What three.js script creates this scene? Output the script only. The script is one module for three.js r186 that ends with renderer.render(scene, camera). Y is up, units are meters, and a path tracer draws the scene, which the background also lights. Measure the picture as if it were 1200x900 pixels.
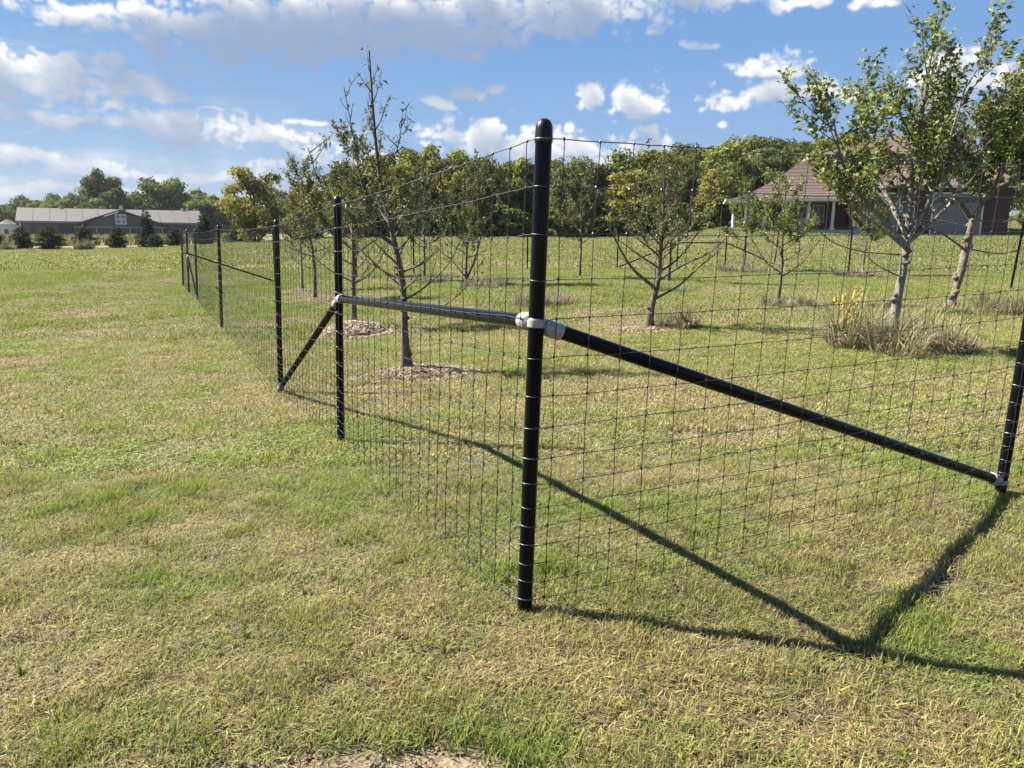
import * as THREE from 'three';
import { mergeGeometries } from 'three/addons/utils/BufferGeometryUtils.js';

// ---------------------------------------------------------------- camera, sky, sun, exposure
const scene = new THREE.Scene();
const D2R = Math.PI / 180;
const camera = new THREE.PerspectiveCamera(53.13, 4 / 3, 0.05, 3000);
camera.position.set(0, 1.6, 0);
camera.rotation.order = 'YXZ';
camera.rotation.set(-11.2 * D2R, 0, 0.5 * D2R);
scene.add(camera);

const renderer = new THREE.WebGLRenderer({ antialias: true });
renderer.setSize(1024, 768);
renderer.toneMapping = THREE.LinearToneMapping;
renderer.toneMappingExposure = 4.1;
renderer.shadowMap.enabled = true;

const SUN = new THREE.Vector3(-1.25, 1.2, -0.38).normalize();
const sun = new THREE.DirectionalLight(new THREE.Color(1, 0.91, 0.75), 5);
sun.name = 'sun_light';
sun.position.copy(SUN).multiplyScalar(120);
sun.castShadow = true;
Object.assign(sun.shadow.camera, { left: -70, right: 70, top: 70, bottom: -70, near: 1, far: 300 });
sun.shadow.mapSize.set(2048, 2048);
scene.add(sun, sun.target);

// ---------------------------------------------------------------- random numbers and noise
function rng(seed) { let a = seed >>> 0; return () => { a = (a + 0x6D2B79F5) >>> 0; let t = Math.imul(a ^ (a >>> 15), 1 | a); t = (t + Math.imul(t ^ (t >>> 7), 61 | t)) ^ t; return ((t ^ (t >>> 14)) >>> 0) / 4294967296; }; }
function hash3(x, y, z) { let h = Math.imul(x, 374761393) + Math.imul(y, 668265263) + Math.imul(z, 2147483647 - 1274126177) | 0; h = Math.imul(h ^ (h >>> 13), 1274126177); return ((h ^ (h >>> 16)) >>> 0) / 4294967296; }
const fade = (t) => t * t * (3 - 2 * t), mixn = (a, b, t) => a + (b - a) * t, clamp = (x, a, b) => x < a ? a : x > b ? b : x;
const sstep = (a, b, x) => fade(clamp((x - a) / (b - a), 0, 1));
function vnoise(x, y, seed = 0) {
  const xi = Math.floor(x), yi = Math.floor(y), u = fade(x - xi), v = fade(y - yi);
  return mixn(mixn(hash3(xi, yi, seed), hash3(xi + 1, yi, seed), u), mixn(hash3(xi, yi + 1, seed), hash3(xi + 1, yi + 1, seed), u), v);
}
function fbm(x, y, oct, seed = 0) { let s = 0, a = .5, n = 0; for (let i = 0; i < oct; i++) { s += a * vnoise(x, y, seed + i * 17); n += a; x = x * 2.03 + 7.1; y = y * 2.03 + 3.7; a *= .5; } return s / n; }
function puff(x, y, oct, seed) { let s = 0, a = .5, n = 0; for (let i = 0; i < oct; i++) { s += a * Math.abs(2 * vnoise(x, y, seed + i * 17) - 1); n += a; x = x * 2.05 + 5.3; y = y * 2.05 + 1.9; a *= .52; } return s / n; }
const V = (x, y, z) => new THREE.Vector3(x, y, z);

// ---------------------------------------------------------------- sky: air and cumulus, computed for every direction
(() => {
  const W = 4096, H = 2048, top = Math.ceil(H * 0.5), F = new Float32Array(W * top), G = new Float32Array(W * top), data = new Float32Array(W * H * 4);
  // cumulus banks: [azimuth, elevation, half width, half height up, half height down, weight] in degrees (azimuth clockwise from the view)
  const BANKS = [[-25.6,12.88,6.59,1.14,1.14,1,2.6], [-15.9,12.68,10.91,3.16,2.21,1,2.6], [-7.9,13.63,11.23,3.14,2.09,1,2.6], [2.1,14.6,11.01,3.1,1.75,1,1.3], [11.4,15.66,6.07,2.02,1.21,1,1.3], [-16,11.02,2.35,0.76,0.54,1,0.6], [-32,8.54,5.02,2.64,1.21,1,0.62], [-27.4,8.73,5.99,2.21,1.11,1,0.62], [-23.5,8.79,2.32,1.11,0.56,1,0.62], [-30.4,6.51,5.23,1.48,0.8,1,0.62], [-24.7,6.38,5.77,1.38,0.8,1,0.62], [-20,7.45,2.18,0.34,0.23,1,0.6], [-17.9,5.75,4.83,1.39,0.7,1,0.6], [-21.4,6.03,2.15,0.81,0.46,1,0.62], [-14.5,5.21,2.32,0.58,0.35,1,0.6], [-3.5,9.34,1.57,0.78,0.39,0.5,0.6], [-1.7,9.76,0.84,0.44,0.33,0.4,0.6], [-5.3,8.74,1.32,0.45,0.28,0.4,0.6], [-2.6,6.34,4.58,1.85,1.27,0.7,0.6], [0.5,6.09,3.05,1.45,1.16,0.7,0.6], [6,5.52,5.68,1.64,1.17,0.7,0.6], [9.6,5.39,2.66,1.05,0.7,0.7,0.6], [6,9.38,1.31,1.12,0.78,0.5,0.6], [8.7,8.79,2,1.57,1.01,0.5,0.6], [8.5,9.74,1.18,0.78,0.5,0.5,0.6], [17.6,10.52,2.58,1.42,0.77,0.6,0.6], [20.3,9.34,2.35,1,0.78,0.6,0.6], [14.4,8.51,1.91,0.79,0.56,0.5,0.6], [17.4,9.1,3.24,1,0.78,0.6,0.6], [14.3,7.24,0.46,0.29,0.23,0.3,0.6], [28.5,9.07,3.15,1.99,1.55,0.7,0.6], [31.3,8.38,2.15,1.67,1.23,0.7,0.6], [13,12.44,1.46,0.43,0.27,0.4,0.6], [19.1,14.6,2.08,0.51,0.51,0.6,0.6], [23.2,14.35,1.96,0.61,0.46,0.6,0.6], [-14.7,7.27,1.37,0.23,0.17,0.3,0.6], [-23.4,3.51,9.37,0.83,0.47,1,0.62], [-30.2,4.01,6.85,0.71,0.47,1,0.62], [-11.1,4.73,3.59,0.47,0.29,0.7,0.6], [-28.9,2.25,7.59,0.6,0.36,1,0.62]];
  const B = BANKS.map((b) => ({ a: b[0], e: b[1], rx: b[2], ru: b[3], rd: b[4], w: b[5], d: b[6] }));
  for (let j = 0; j < top; j++) {
    const el = (j + .5) / H * 180, ce = Math.cos(el * D2R), se = Math.sin(el * D2R);
    for (let i = 0; i < W; i++) {
      // texture column -> azimuth
      const phi = (i + .5) / W * 2 * Math.PI - Math.PI, dx = Math.cos(phi) * ce, dz = Math.sin(phi) * ce;
      const az = Math.atan2(dx, -dz) / D2R;
      const inside = sstep(52, 42, Math.abs(az)) * sstep(36, 28, el);
      let f = -1, sm = -1;
      if (inside > 0) {
        const u = az, v = el;
        const wx = (fbm(u * .30, v * .42, 3, 5) - .5) * 4.2, wy = (fbm(u * .30, v * .42, 3, 91) - .5) * 2.6;
        let env = -1, den = -1;
        for (const b of B) {
          const x = (u + wx * b.w - b.a) / b.rx, yy = v + wy * b.w - b.e, y = yy / (yy > 0 ? b.ru : b.rd);
          const q = 1 - Math.sqrt(x * x + y * y);
          if (q > env) env = q;
          if (q * b.d > den) den = q * b.d;
        }
        const low = fbm(u * .8, v * 1.1, 3, 31) - .5, bil = low * .5 + (puff(u * 1.3, v * 1.8, 6, 37) - .36) * .46;
        const thin = sstep(17, 3, v) * sstep(0, -26, u) * (fbm(u * .16, v * .9, 5, 301) - .44) * .9;
        f = Math.max(Math.min(env * 1.0, .55) + bil * 2.1, thin); sm = Math.min(den, 1.6) + low * 1.0;
      }
      if (inside < 1) {
        const k = 1 / (se + .10), px = dx * k * 1.5, pz = dz * k * 1.5;
        const g = (fbm(px + 9, pz + 4, 6, 400) - .53) * 3.2;
        f = mixn(g, f, inside); sm = mixn((fbm(px + 9, pz + 4, 3, 400) - .53) * 3.2, sm, inside);
      }
      F[j * W + i] = f; G[j * W + i] = sm;
    }
  }
  const at = (i, j) => { i = (i + W) % W; j = j < 0 ? 0 : j >= top ? top - 1 : j; return F[j * W + i]; };
  const atG = (i, j) => { i = (i + W) % W; j = j < 0 ? 0 : j >= top ? top - 1 : j; return G[j * W + i]; };
  const skyZen = [.07, .185, .47], skyMid = [.14, .335, .69], skyHor = [.36, .47, .60];
  const sunAz = Math.atan2(SUN.x, -SUN.z) / D2R;
  for (let j = 0; j < H; j++) {
    const el = (j + .5) / H * 180 - 90;
    for (let i = 0; i < W; i++) {
      const o = (j * W + i) * 4; data[o + 3] = 1;
      if (el <= 0) { data[o] = .12; data[o + 1] = .12; data[o + 2] = .07; continue; }
      const jj = j - (H - top), phi = (i + .5) / W * 2 * Math.PI - Math.PI;
      const az = Math.atan2(Math.cos(phi), -Math.sin(phi)) / D2R;
      let da = Math.abs(az - sunAz); if (da > 180) da = 360 - da;
      const glow = Math.exp(-da / 55) * Math.exp(-el / 70);
      const t1 = Math.exp(-el / 7.5), t2 = Math.exp(-el / 30);
      const c = [0, 1, 2].map((k) => mixn(mixn(skyZen[k], skyMid[k], t2), skyHor[k], t1) * (1 + glow * [.75, .5, .22][k]));
      const f = at(i, jj);
      const a = sstep(-.03, .48, f);
      if (a > 0) {
        let s = 0;
        for (let k = 1; k <= 8; k++) { const st = k * 5.5; s += Math.max(0, atG(Math.round(i - st * .4), Math.round(jj + st * .95)) + .06) ; }
        s += Math.max(0, at(i - 3, jj + 6)) * .9 + Math.max(0, at(i - 6, jj + 12)) * .7;
        const thick = Math.max(0, f) * 1.1;
        const rel = clamp((at(i, jj) - at(i - 4, jj + 7)) * 1.1 + (at(i, jj) - at(i - 9, jj + 16)) * .5, -.3, .22);
        const T = Math.exp(-s * .48 - thick * .2) * (1 + rel * .6);
        const lit = [.98, .95, .90], dark = [.26, .335, .49];
        const hz = Math.exp(-el / 9) * .5;
        for (let k = 0; k < 3; k++) {
          let cc = mixn(dark[k], lit[k] * (1 + glow * .12), clamp(T * 1.25, 0, 1));
          cc = mixn(cc, skyHor[k] * 1.15, hz * .8);
          c[k] = mixn(c[k], cc, a * .96);
        }
      }
      for (let k = 0; k < 3; k++) data[o + k] = c[k] * .29;
    }
  }
  const sky = new THREE.DataTexture(data, W, H, THREE.RGBAFormat, THREE.FloatType);
  sky.mapping = THREE.EquirectangularReflectionMapping; sky.colorSpace = THREE.LinearSRGBColorSpace;
  sky.magFilter = sky.minFilter = THREE.LinearFilter; sky.needsUpdate = true;
  scene.background = sky; scene.environment = sky;
})();

// ---------------------------------------------------------------- naming, things and shape helpers
const taken = {};
function numbered(name) { const n = taken[name] = (taken[name] ?? -1) + 1; return n ? `${name}_${String(n).padStart(3, '0')}` : name; }
function shade(o) { o.traverse((m) => { if (m.isMesh) { m.castShadow = true; m.receiveShadow = true; } }); return o; }
function tag(o, label, category, group, kind) {
  if (label) o.userData.label = label; if (category) o.userData.category = category;
  if (group) o.userData.group = group; else delete o.userData.group;
  if (kind) o.userData.kind = kind; return o;
}
function thing(name, label, category, pos, turn = 0, group) {
  const o = new THREE.Group(); o.name = numbered(name); o.position.copy(pos); o.rotation.y = turn;
  scene.add(o); return tag(o, label, category, group);
}
function part(name, geo, mat, parent, kind) { const m = new THREE.Mesh(geo, mat); m.name = name; m.castShadow = m.receiveShadow = true; if (kind) m.userData.kind = kind; parent.add(m); return m; }
function copyOf(src, pos, turn, scale, label, group) {
  const c = src.clone(); c.name = numbered(src.name.replace(/_\d{3}$/, '')); c.userData = { ...src.userData };
  c.position.copy(pos); c.rotation.y = turn; if (scale) c.scale.copy(scale); if (label) c.userData.label = label; if (group) c.userData.group = group;
  scene.add(c); return c;
}
const onGround = (x, f, dy = 0) => V(x, groundY(x, -f) + dy, -f);   // f = metres forward

// a round limb through points, radius per point, uv in metres
function limb(pts, radii, sides = 6, rough = 0, rnd = Math.random) {
  const pos = [], nor = [], uv = [], idx = []; let len = 0;
  const t = V(), prev = V(0, 0, 0), n = V(), b = V();
  for (let i = 0; i < pts.length; i++) {
    t.copy(pts[Math.min(i + 1, pts.length - 1)]).sub(pts[Math.max(i - 1, 0)]).normalize();
    if (i === 0) { n.set(Math.abs(t.y) > .9 ? 1 : 0, Math.abs(t.y) > .9 ? 0 : 1, 0); } 
    n.addScaledVector(t, -n.dot(t)).normalize(); b.crossVectors(t, n);
    if (i) len += pts[i].distanceTo(pts[i - 1]);
    for (let k = 0; k <= sides; k++) {
      const a = k / sides * Math.PI * 2, c = Math.cos(a), s = Math.sin(a);
      const r = radii[i] * (1 + (rough && k < sides ? rough * (hash3(i, k, 77) - .5) : rough ? rough * (hash3(i, 0, 77) - .5) : 0));
      const d = V(n.x * c + b.x * s, n.y * c + b.y * s, n.z * c + b.z * s);
      pos.push(pts[i].x + d.x * r, pts[i].y + d.y * r, pts[i].z + d.z * r); nor.push(d.x, d.y, d.z);
      uv.push(k / sides * radii[0] * 6.28, len);
      if (i && k < sides) { const q = (i - 1) * (sides + 1) + k, p = i * (sides + 1) + k; idx.push(q, q + 1, p, q + 1, p + 1, p); }
    }
  }
  const g = new THREE.BufferGeometry();
  g.setAttribute('position', new THREE.Float32BufferAttribute(pos, 3)); g.setAttribute('normal', new THREE.Float32BufferAttribute(nor, 3));
  g.setAttribute('uv', new THREE.Float32BufferAttribute(uv, 2)); g.setIndex(idx); return g;
}
function box(w, h, d, x = 0, y = 0, z = 0) { const g = new THREE.BoxGeometry(w, h, d); g.translate(x, y, z); return g; }
function rod(a, b, r, sides = 14, r2 = r) { const g = new THREE.CylinderGeometry(r2, r, a.distanceTo(b), sides, 1); g.applyQuaternion(new THREE.Quaternion().setFromUnitVectors(V(0, 1, 0), b.clone().sub(a).normalize())); g.translate((a.x + b.x) / 2, (a.y + b.y) / 2, (a.z + b.z) / 2); return g; }
function lathe(profile, seg = 20) { return new THREE.LatheGeometry(profile.map(([r, y]) => new THREE.Vector2(r, y)), seg); }
// a soup of small faces (leaves, blades) with a colour per vertex
class Faces {
  constructor() { this.p = []; this.c = []; this.i = []; }
  v(x, y, z, c, k = 1) { this.p.push(x, y, z); this.c.push(c[0] * k, c[1] * k, c[2] * k); return this.p.length / 3 - 1; }
  t(a, b, c) { this.i.push(a, b, c); }
  geo() { const g = new THREE.BufferGeometry(); g.setAttribute('position', new THREE.Float32BufferAttribute(this.p, 3)); g.setAttribute('color', new THREE.Float32BufferAttribute(this.c, 3)); g.setIndex(this.i); return g; }
}
// a leaf folded along its midrib: base o, direction d, side s, normal n
const _d = V(), _s = V(), _n = V();
function leaf(F, o, dir, rnd, len, wid, col, droop = .15) {
  _d.copy(dir).normalize(); _s.set(rnd() - .5, rnd() * .3 - .15, rnd() - .5); _s.addScaledVector(_d, -_s.dot(_d)).normalize(); _n.crossVectors(_s, _d);
  if (_n.y < 0) { _n.negate(); }
  const f = .25 + rnd() * .25, w = wid * .5, m = len * .48;
  const P = (a, b, c) => F.v(o.x + _d.x * a + _s.x * b + _n.x * c, o.y + _d.y * a + _s.y * b + _n.y * c - (a / len) ** 2 * len * droop, o.z + _d.z * a + _s.z * b + _n.z * c, col);
  col = [col[0] * .66, col[1] * .66, col[2] * .66];
  const b0 = P(0, 0, 0), mr = P(m, 0, 0), tp = P(len, 0, 0), l = P(m, -w, w * f), r = P(m, w, w * f);
  F.t(b0, mr, l); F.t(l, mr, tp); F.t(b0, r, mr); F.t(mr, r, tp);
}

// a flat-on leaf cluster face, turned to a given normal
function cluster(F, o, n, rnd, len, wid, col) {
  _n.copy(n).normalize(); _s.set(rnd() - .5, rnd() - .5, rnd() - .5); _s.addScaledVector(_n, -_s.dot(_n)).normalize(); _d.crossVectors(_n, _s);
  const w = wid * .5, P = (a, b, c) => F.v(o.x + _d.x * a + _s.x * b + _n.x * c, o.y + _d.y * a + _s.y * b + _n.y * c, o.z + _d.z * a + _s.z * b + _n.z * c, col);
  col = [col[0] * .66, col[1] * .66, col[2] * .66];
  const a = P(-len / 2, 0, 0), b = P(0, w, len * .12), c = P(len / 2, 0, 0), e = P(len * .1, -w, len * .1); F.t(a, c, b); F.t(a, e, c);
}

// ---------------------------------------------------------------- textures and materials
function noiseTex(n, fn, srgb) {
  const a = new Uint8Array(n * n * 4);
  for (let j = 0; j < n; j++) for (let i = 0; i < n; i++) { const c = fn(i / n, j / n), o = (j * n + i) * 4; a[o] = clamp(c[0], 0, 1) * 255; a[o + 1] = clamp(c[1], 0, 1) * 255; a[o + 2] = clamp(c[2], 0, 1) * 255; a[o + 3] = 255; }
  const t = new THREE.DataTexture(a, n, n); t.wrapS = t.wrapT = THREE.RepeatWrapping; t.magFilter = THREE.LinearFilter; t.minFilter = THREE.LinearMipmapLinearFilter; t.generateMipmaps = true;
  if (srgb) t.colorSpace = THREE.SRGBColorSpace; t.needsUpdate = true; return t;
}
// noise that tiles over the unit square
function tnoise(u, v, f, seed) {
  const x = u * f, y = v * f, xi = Math.floor(x), yi = Math.floor(y), a = fade(x - xi), b = fade(y - yi), w = (i) => ((i % f) + f) % f;
  return mixn(mixn(hash3(w(xi), w(yi), seed), hash3(w(xi + 1), w(yi), seed), a), mixn(hash3(w(xi), w(yi + 1), seed), hash3(w(xi + 1), w(yi + 1), seed), a), b);
}
const tfbm = (u, v, f, o, seed) => { let s = 0, a = .5, n = 0; for (let i = 0; i < o; i++) { s += a * tnoise(u, v, f, seed + i); n += a; f *= 2; a *= .5; } return s / n; };
const grey = (fn) => (u, v) => { const k = fn(u, v); return [k, k, k]; };
const thatchTex = noiseTex(512, grey((u, v) => .5 + .5 * tfbm(u, v, 24, 5, 3) + .35 * (tnoise(u, v, 180, 9) - .5)));
const barkBump = noiseTex(256, grey((u, v) => .55 * tfbm(u, v, 8, 4, 21) + .45 * tnoise(u * 1, v, 40, 5)));
const barkTex = noiseTex(256, grey((u, v) => clamp(.1 + 1.35 * (tfbm(u, v, 10, 5, 41) - .5) + .62, .25, 1)));
const dustTex = noiseTex(256, grey((u, v) => .45 + .5 * tfbm(u, v, 6, 5, 61)));
const grainTex = noiseTex(256, grey((u, v) => .6 + .4 * tfbm(u, v, 16, 4, 81)));
const rep = (t, x, y) => { const c = t.clone(); c.repeat.set(x, y); c.needsUpdate = true; return c; };
const std = (o) => new THREE.MeshStandardMaterial(o), phy = (o) => new THREE.MeshPhysicalMaterial(o);
const KA = .66, lin = (r, g, b) => new THREE.Color().setRGB(r * KA, g * KA, b * KA);
const M = {
  ground: std({ color: lin(1, 1, 1), map: thatchTex, vertexColors: true, roughness: 1, bumpMap: thatchTex, bumpScale: .02 }),
  blade: phy({ vertexColors: true, roughness: .9, transmission: .46, thickness: 0, specularIntensity: .75, side: THREE.DoubleSide }),
  leafMat: phy({ vertexColors: true, roughness: .85, transmission: .38, thickness: 0, specularIntensity: .5, clearcoat: .22, clearcoatRoughness: .42, side: THREE.DoubleSide }),
  farLeaf: phy({ vertexColors: true, roughness: .95, specularIntensity: .3, transmission: .40, thickness: 0, side: THREE.DoubleSide }),
  bark: std({ color: lin(.29, .235, .19), map: rep(barkTex, 6, 4), bumpMap: rep(barkBump, 6, 3), bumpScale: .025, roughness: .9 }),
  paleBark: std({ color: lin(.56, .52, .46), map: rep(barkTex, 6, 3), bumpMap: rep(barkBump, 6, 4), bumpScale: .03, roughness: .88 }),
  redBark: std({ color: lin(.40, .325, .26), map: rep(barkTex, 4, 3), bumpMap: rep(barkBump, 5, 4), bumpScale: .016, roughness: .9 }),
  twig: std({ color: lin(.16, .13, .11), roughness: .9 }),
  farBark: std({ color: lin(.10, .08, .065), roughness: 1 }),
  pipe: phy({ color: lin(.004, .005, .008), roughness: .2, roughnessMap: rep(dustTex, 3, 4), specularIntensity: .28 }),
  matPipe: phy({ color: lin(.004, .005, .006), roughness: .55, specularIntensity: .12 }),
  cap: phy({ color: lin(.006, .006, .007), roughness: .35, specularIntensity: .6 }),
  steel: std({ color: lin(.62, .63, .64), metalness: .55, roughness: .5, roughnessMap: dustTex }),
  castPart: std({ color: lin(.60, .60, .60), metalness: .15, roughness: .55, map: rep(dustTex, 6, 6) }),
  wire: std({ color: lin(.07, .07, .075), metalness: .5, roughness: .38 }), lineWire: std({ color: lin(.14, .14, .15), metalness: .75, roughness: .42 }),
  tie: std({ color: lin(.25, .25, .26), metalness: .75, roughness: .4 }),
};
// ground height: thin-plate spline through surveyed points [x, forward, y]
const SURVEY = [[0,0,.02],[.06,2.95,.06],[-1.39,6.05,-.09],[-2.66,8.64,-.24],[-5.65,14.85,-.27],[-8.96,21.85,-.36],[-11.46,26.85,-.34],[2.9,4.35,.1],[-9.13,28.2,-.32],[4.52,34.7,.02],[9.9,37.4,.02],[13.5,21,.215],[2.23,26,.12],[5.2,10.5,.13],[-29.7,50,-.17],[-52.2,88,-.76],[-39.6,88,-.46],[-103,205,-.3],[-16.5,60,.6],[-14,75,.98],[-.1,75,1.18],[12.1,75,1.37],[18.4,66,1.81],[28.6,66,1.83],[39.1,62,1.7],[0,45,.23],[14.1,52,.59],[23.6,48,.55],[25,38,.25],
  [0,-10,0],[-12,-8,0],[12,-8,.1],[15,2,.12],[-15,4,-.1],[-20,20,-.3],[-40,20,-.4],[-150,60,-1],[60,30,.8],[80,100,4],[0,150,2.5],[-100,320,0],[200,200,9],[-220,200,-1],[0,420,5],[-10,10,-.22],[-4,3,-.04]];
const warp = (x, f) => { const r = Math.hypot(x, f) + 1e-9, k = Math.log(1 + r / 4) / r; return [x * k, f * k]; };
const tps = (d2) => d2 < 1e-12 ? 0 : d2 * Math.log(d2) * .5;
const SW = SURVEY.map(([x, f]) => warp(x, f));
const TW = (() => {
  const n = SURVEY.length, N = n + 3, A = [];
  for (let i = 0; i < N; i++) A.push(new Float64Array(N + 1));
  for (let i = 0; i < n; i++) {
    for (let j = 0; j < n; j++) A[i][j] = tps((SW[i][0] - SW[j][0]) ** 2 + (SW[i][1] - SW[j][1]) ** 2) + (i === j ? .004 : 0);
    A[i][n] = A[n][i] = 1; A[i][n + 1] = A[n + 1][i] = SW[i][0]; A[i][n + 2] = A[n + 2][i] = SW[i][1]; A[i][N] = SURVEY[i][2];
  }
  for (let c = 0; c < N; c++) {
    let p = c; for (let r = c + 1; r < N; r++) if (Math.abs(A[r][c]) > Math.abs(A[p][c])) p = r;
    [A[c], A[p]] = [A[p], A[c]];
    for (let r = 0; r < N; r++) if (r !== c) { const q = A[r][c] / A[c][c]; if (q) for (let k = c; k <= N; k++) A[r][k] -= q * A[c][k]; }
  }
  return A.map((r, i) => r[N] / r[i]);
})();
function groundY(x, z) {
  const [u, v] = warp(x, -z), n = SURVEY.length; let h = TW[n] + TW[n + 1] * u + TW[n + 2] * v;
  for (let j = 0; j < n; j++) h += TW[j] * tps((u - SW[j][0]) ** 2 + (v - SW[j][1]) ** 2);
  return h;
}

// ---------------------------------------------------------------- the lawn
const patch = (x, z) => { // greener or drier turf, 0 = straw, 1 = green
  const g = fbm(x * .5, z * .5, 3, 11) * .34 + fbm(x * 1.9 + 3, z * 1.9, 3, 12) * .36 + fbm(x * 7 + 1, z * 7, 3, 19) * .30;
  const stripe = .10 * Math.sin((x * .9 + z * .42) * 2.6 + fbm(x * .5, z * .5, 2, 13) * 4);
  return clamp((g - .5) * 3.6 + .50 + stripe * .5, 0, 1);
};
const soil = (x, f) => { // the bare scrape at the photographer's feet
  const d = Math.hypot((x + .33) / .46, (f - 1.93) / .185), e = Math.hypot((x + .72) / .24, (f - 1.98) / .07);
  return sstep(.28, -.18, Math.min(d, e) - 1 + (fbm(x * 9, f * 9, 3, 14) - .5) * 1.1);
};
const STRAW = [.475, .42, .262], GREEN = [.205, .222, .062], LUSH = [.22, .275, .052], SOILC = [.31, .235, .16];
const mix3 = (a, b, t) => [mixn(a[0], b[0], t), mixn(a[1], b[1], t), mixn(a[2], b[2], t)];
function turfColor(x, z) {
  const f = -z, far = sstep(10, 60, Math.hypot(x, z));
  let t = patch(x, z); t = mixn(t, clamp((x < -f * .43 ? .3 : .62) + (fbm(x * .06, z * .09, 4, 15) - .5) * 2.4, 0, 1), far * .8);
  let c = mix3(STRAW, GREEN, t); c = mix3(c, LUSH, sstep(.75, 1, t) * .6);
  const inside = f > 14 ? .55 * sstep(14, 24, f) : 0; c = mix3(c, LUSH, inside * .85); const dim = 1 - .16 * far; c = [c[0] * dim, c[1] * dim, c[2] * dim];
  return c;
}
{
  const R = [0], segs = 288; for (let r = .35; r < 1500; r *= 1 + (r < 12 ? .028 : .042)) R.push(r);
  const pos = [], col = [], uv = [], idx = [];
  R.forEach((r, i) => { for (let k = 0; k <= segs; k++) {
    const a = k / segs * Math.PI * 2, x = Math.sin(a) * r, z = -Math.cos(a) * r;
    const bump = (fbm(x * 3, z * 3, 3, 16) - .5) * .03 * (1 - sstep(8, 20, r));
    const s = soil(x, -z); pos.push(x, groundY(x, z) - .012 + bump * .5 - s * .012 + s * (fbm(x * 30, z * 30, 3, 18) - .5) * .018, z); uv.push(x / 1.7, z / 1.7);
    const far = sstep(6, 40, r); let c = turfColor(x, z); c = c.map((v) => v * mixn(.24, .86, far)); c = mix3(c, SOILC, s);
    col.push(...c);
    if (i && k < segs) { const q = (i - 1) * (segs + 1) + k, p = q + segs + 1; idx.push(q, q + 1, p, q + 1, p + 1, p); }
  } });
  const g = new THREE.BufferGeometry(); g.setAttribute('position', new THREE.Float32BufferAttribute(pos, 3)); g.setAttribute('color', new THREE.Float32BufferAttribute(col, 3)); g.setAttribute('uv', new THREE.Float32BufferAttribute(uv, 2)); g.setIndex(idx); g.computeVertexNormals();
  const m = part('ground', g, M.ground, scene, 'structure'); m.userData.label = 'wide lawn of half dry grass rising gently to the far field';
}
// grass: tufts of single blades, thrown over the lawn
function tuftGeo(seed, n, spread, hMin, hMax, wid, flat, cols) {
  const r = rng(seed), F = new Faces();
  for (let i = 0; i < n; i++) {
    const a = r() * 6.283, d = Math.sqrt(r()) * spread, x = Math.cos(a) * d, z = Math.sin(a) * d;
    const lie = r() < flat, h = mixn(hMin, hMax, r()), yaw = r() * 6.283, lean = lie ? 1.1 + r() * .42 : .15 + r() * .75;
    const dx = Math.cos(yaw), dz = Math.sin(yaw), w = wid * (.6 + r() * .7) * .5, c = cols[Math.floor(r() * cols.length)], k = .72 + r() * .56;
    const y0 = lie ? r() * hMax * .45 + .002 : -.004;
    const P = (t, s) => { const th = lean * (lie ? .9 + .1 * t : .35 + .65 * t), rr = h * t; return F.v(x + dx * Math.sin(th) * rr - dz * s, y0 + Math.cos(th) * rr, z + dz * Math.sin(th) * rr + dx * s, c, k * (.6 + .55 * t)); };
    const a0 = P(0, -w), a1 = P(0, w), b0 = P(.55, -w * .8), b1 = P(.55, w * .8), tip = P(1, 0);
    F.t(a0, a1, b0); F.t(a1, b1, b0); F.t(b0, b1, tip);
  }
  return F.geo();
}
const cStraw = [[.98, .88, .58], [1.75, 1.62, 1.25], [.74, .60, .34], [.40, .31, .17], [.52, .45, .22], [1.2, 1.08, .72]], cGreen = [[.80, 1.02, .30], [1.2, 1.36, .42], [.42, .60, .16], [.58, .78, .22], [1.3, 1.22, .55], [1.55, 1.42, .9]];
const hole1 = (x, f) => .78 + .6 * sstep(.5, .72, fbm(x * 6 + 2, f * 6, 2, 27));
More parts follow.
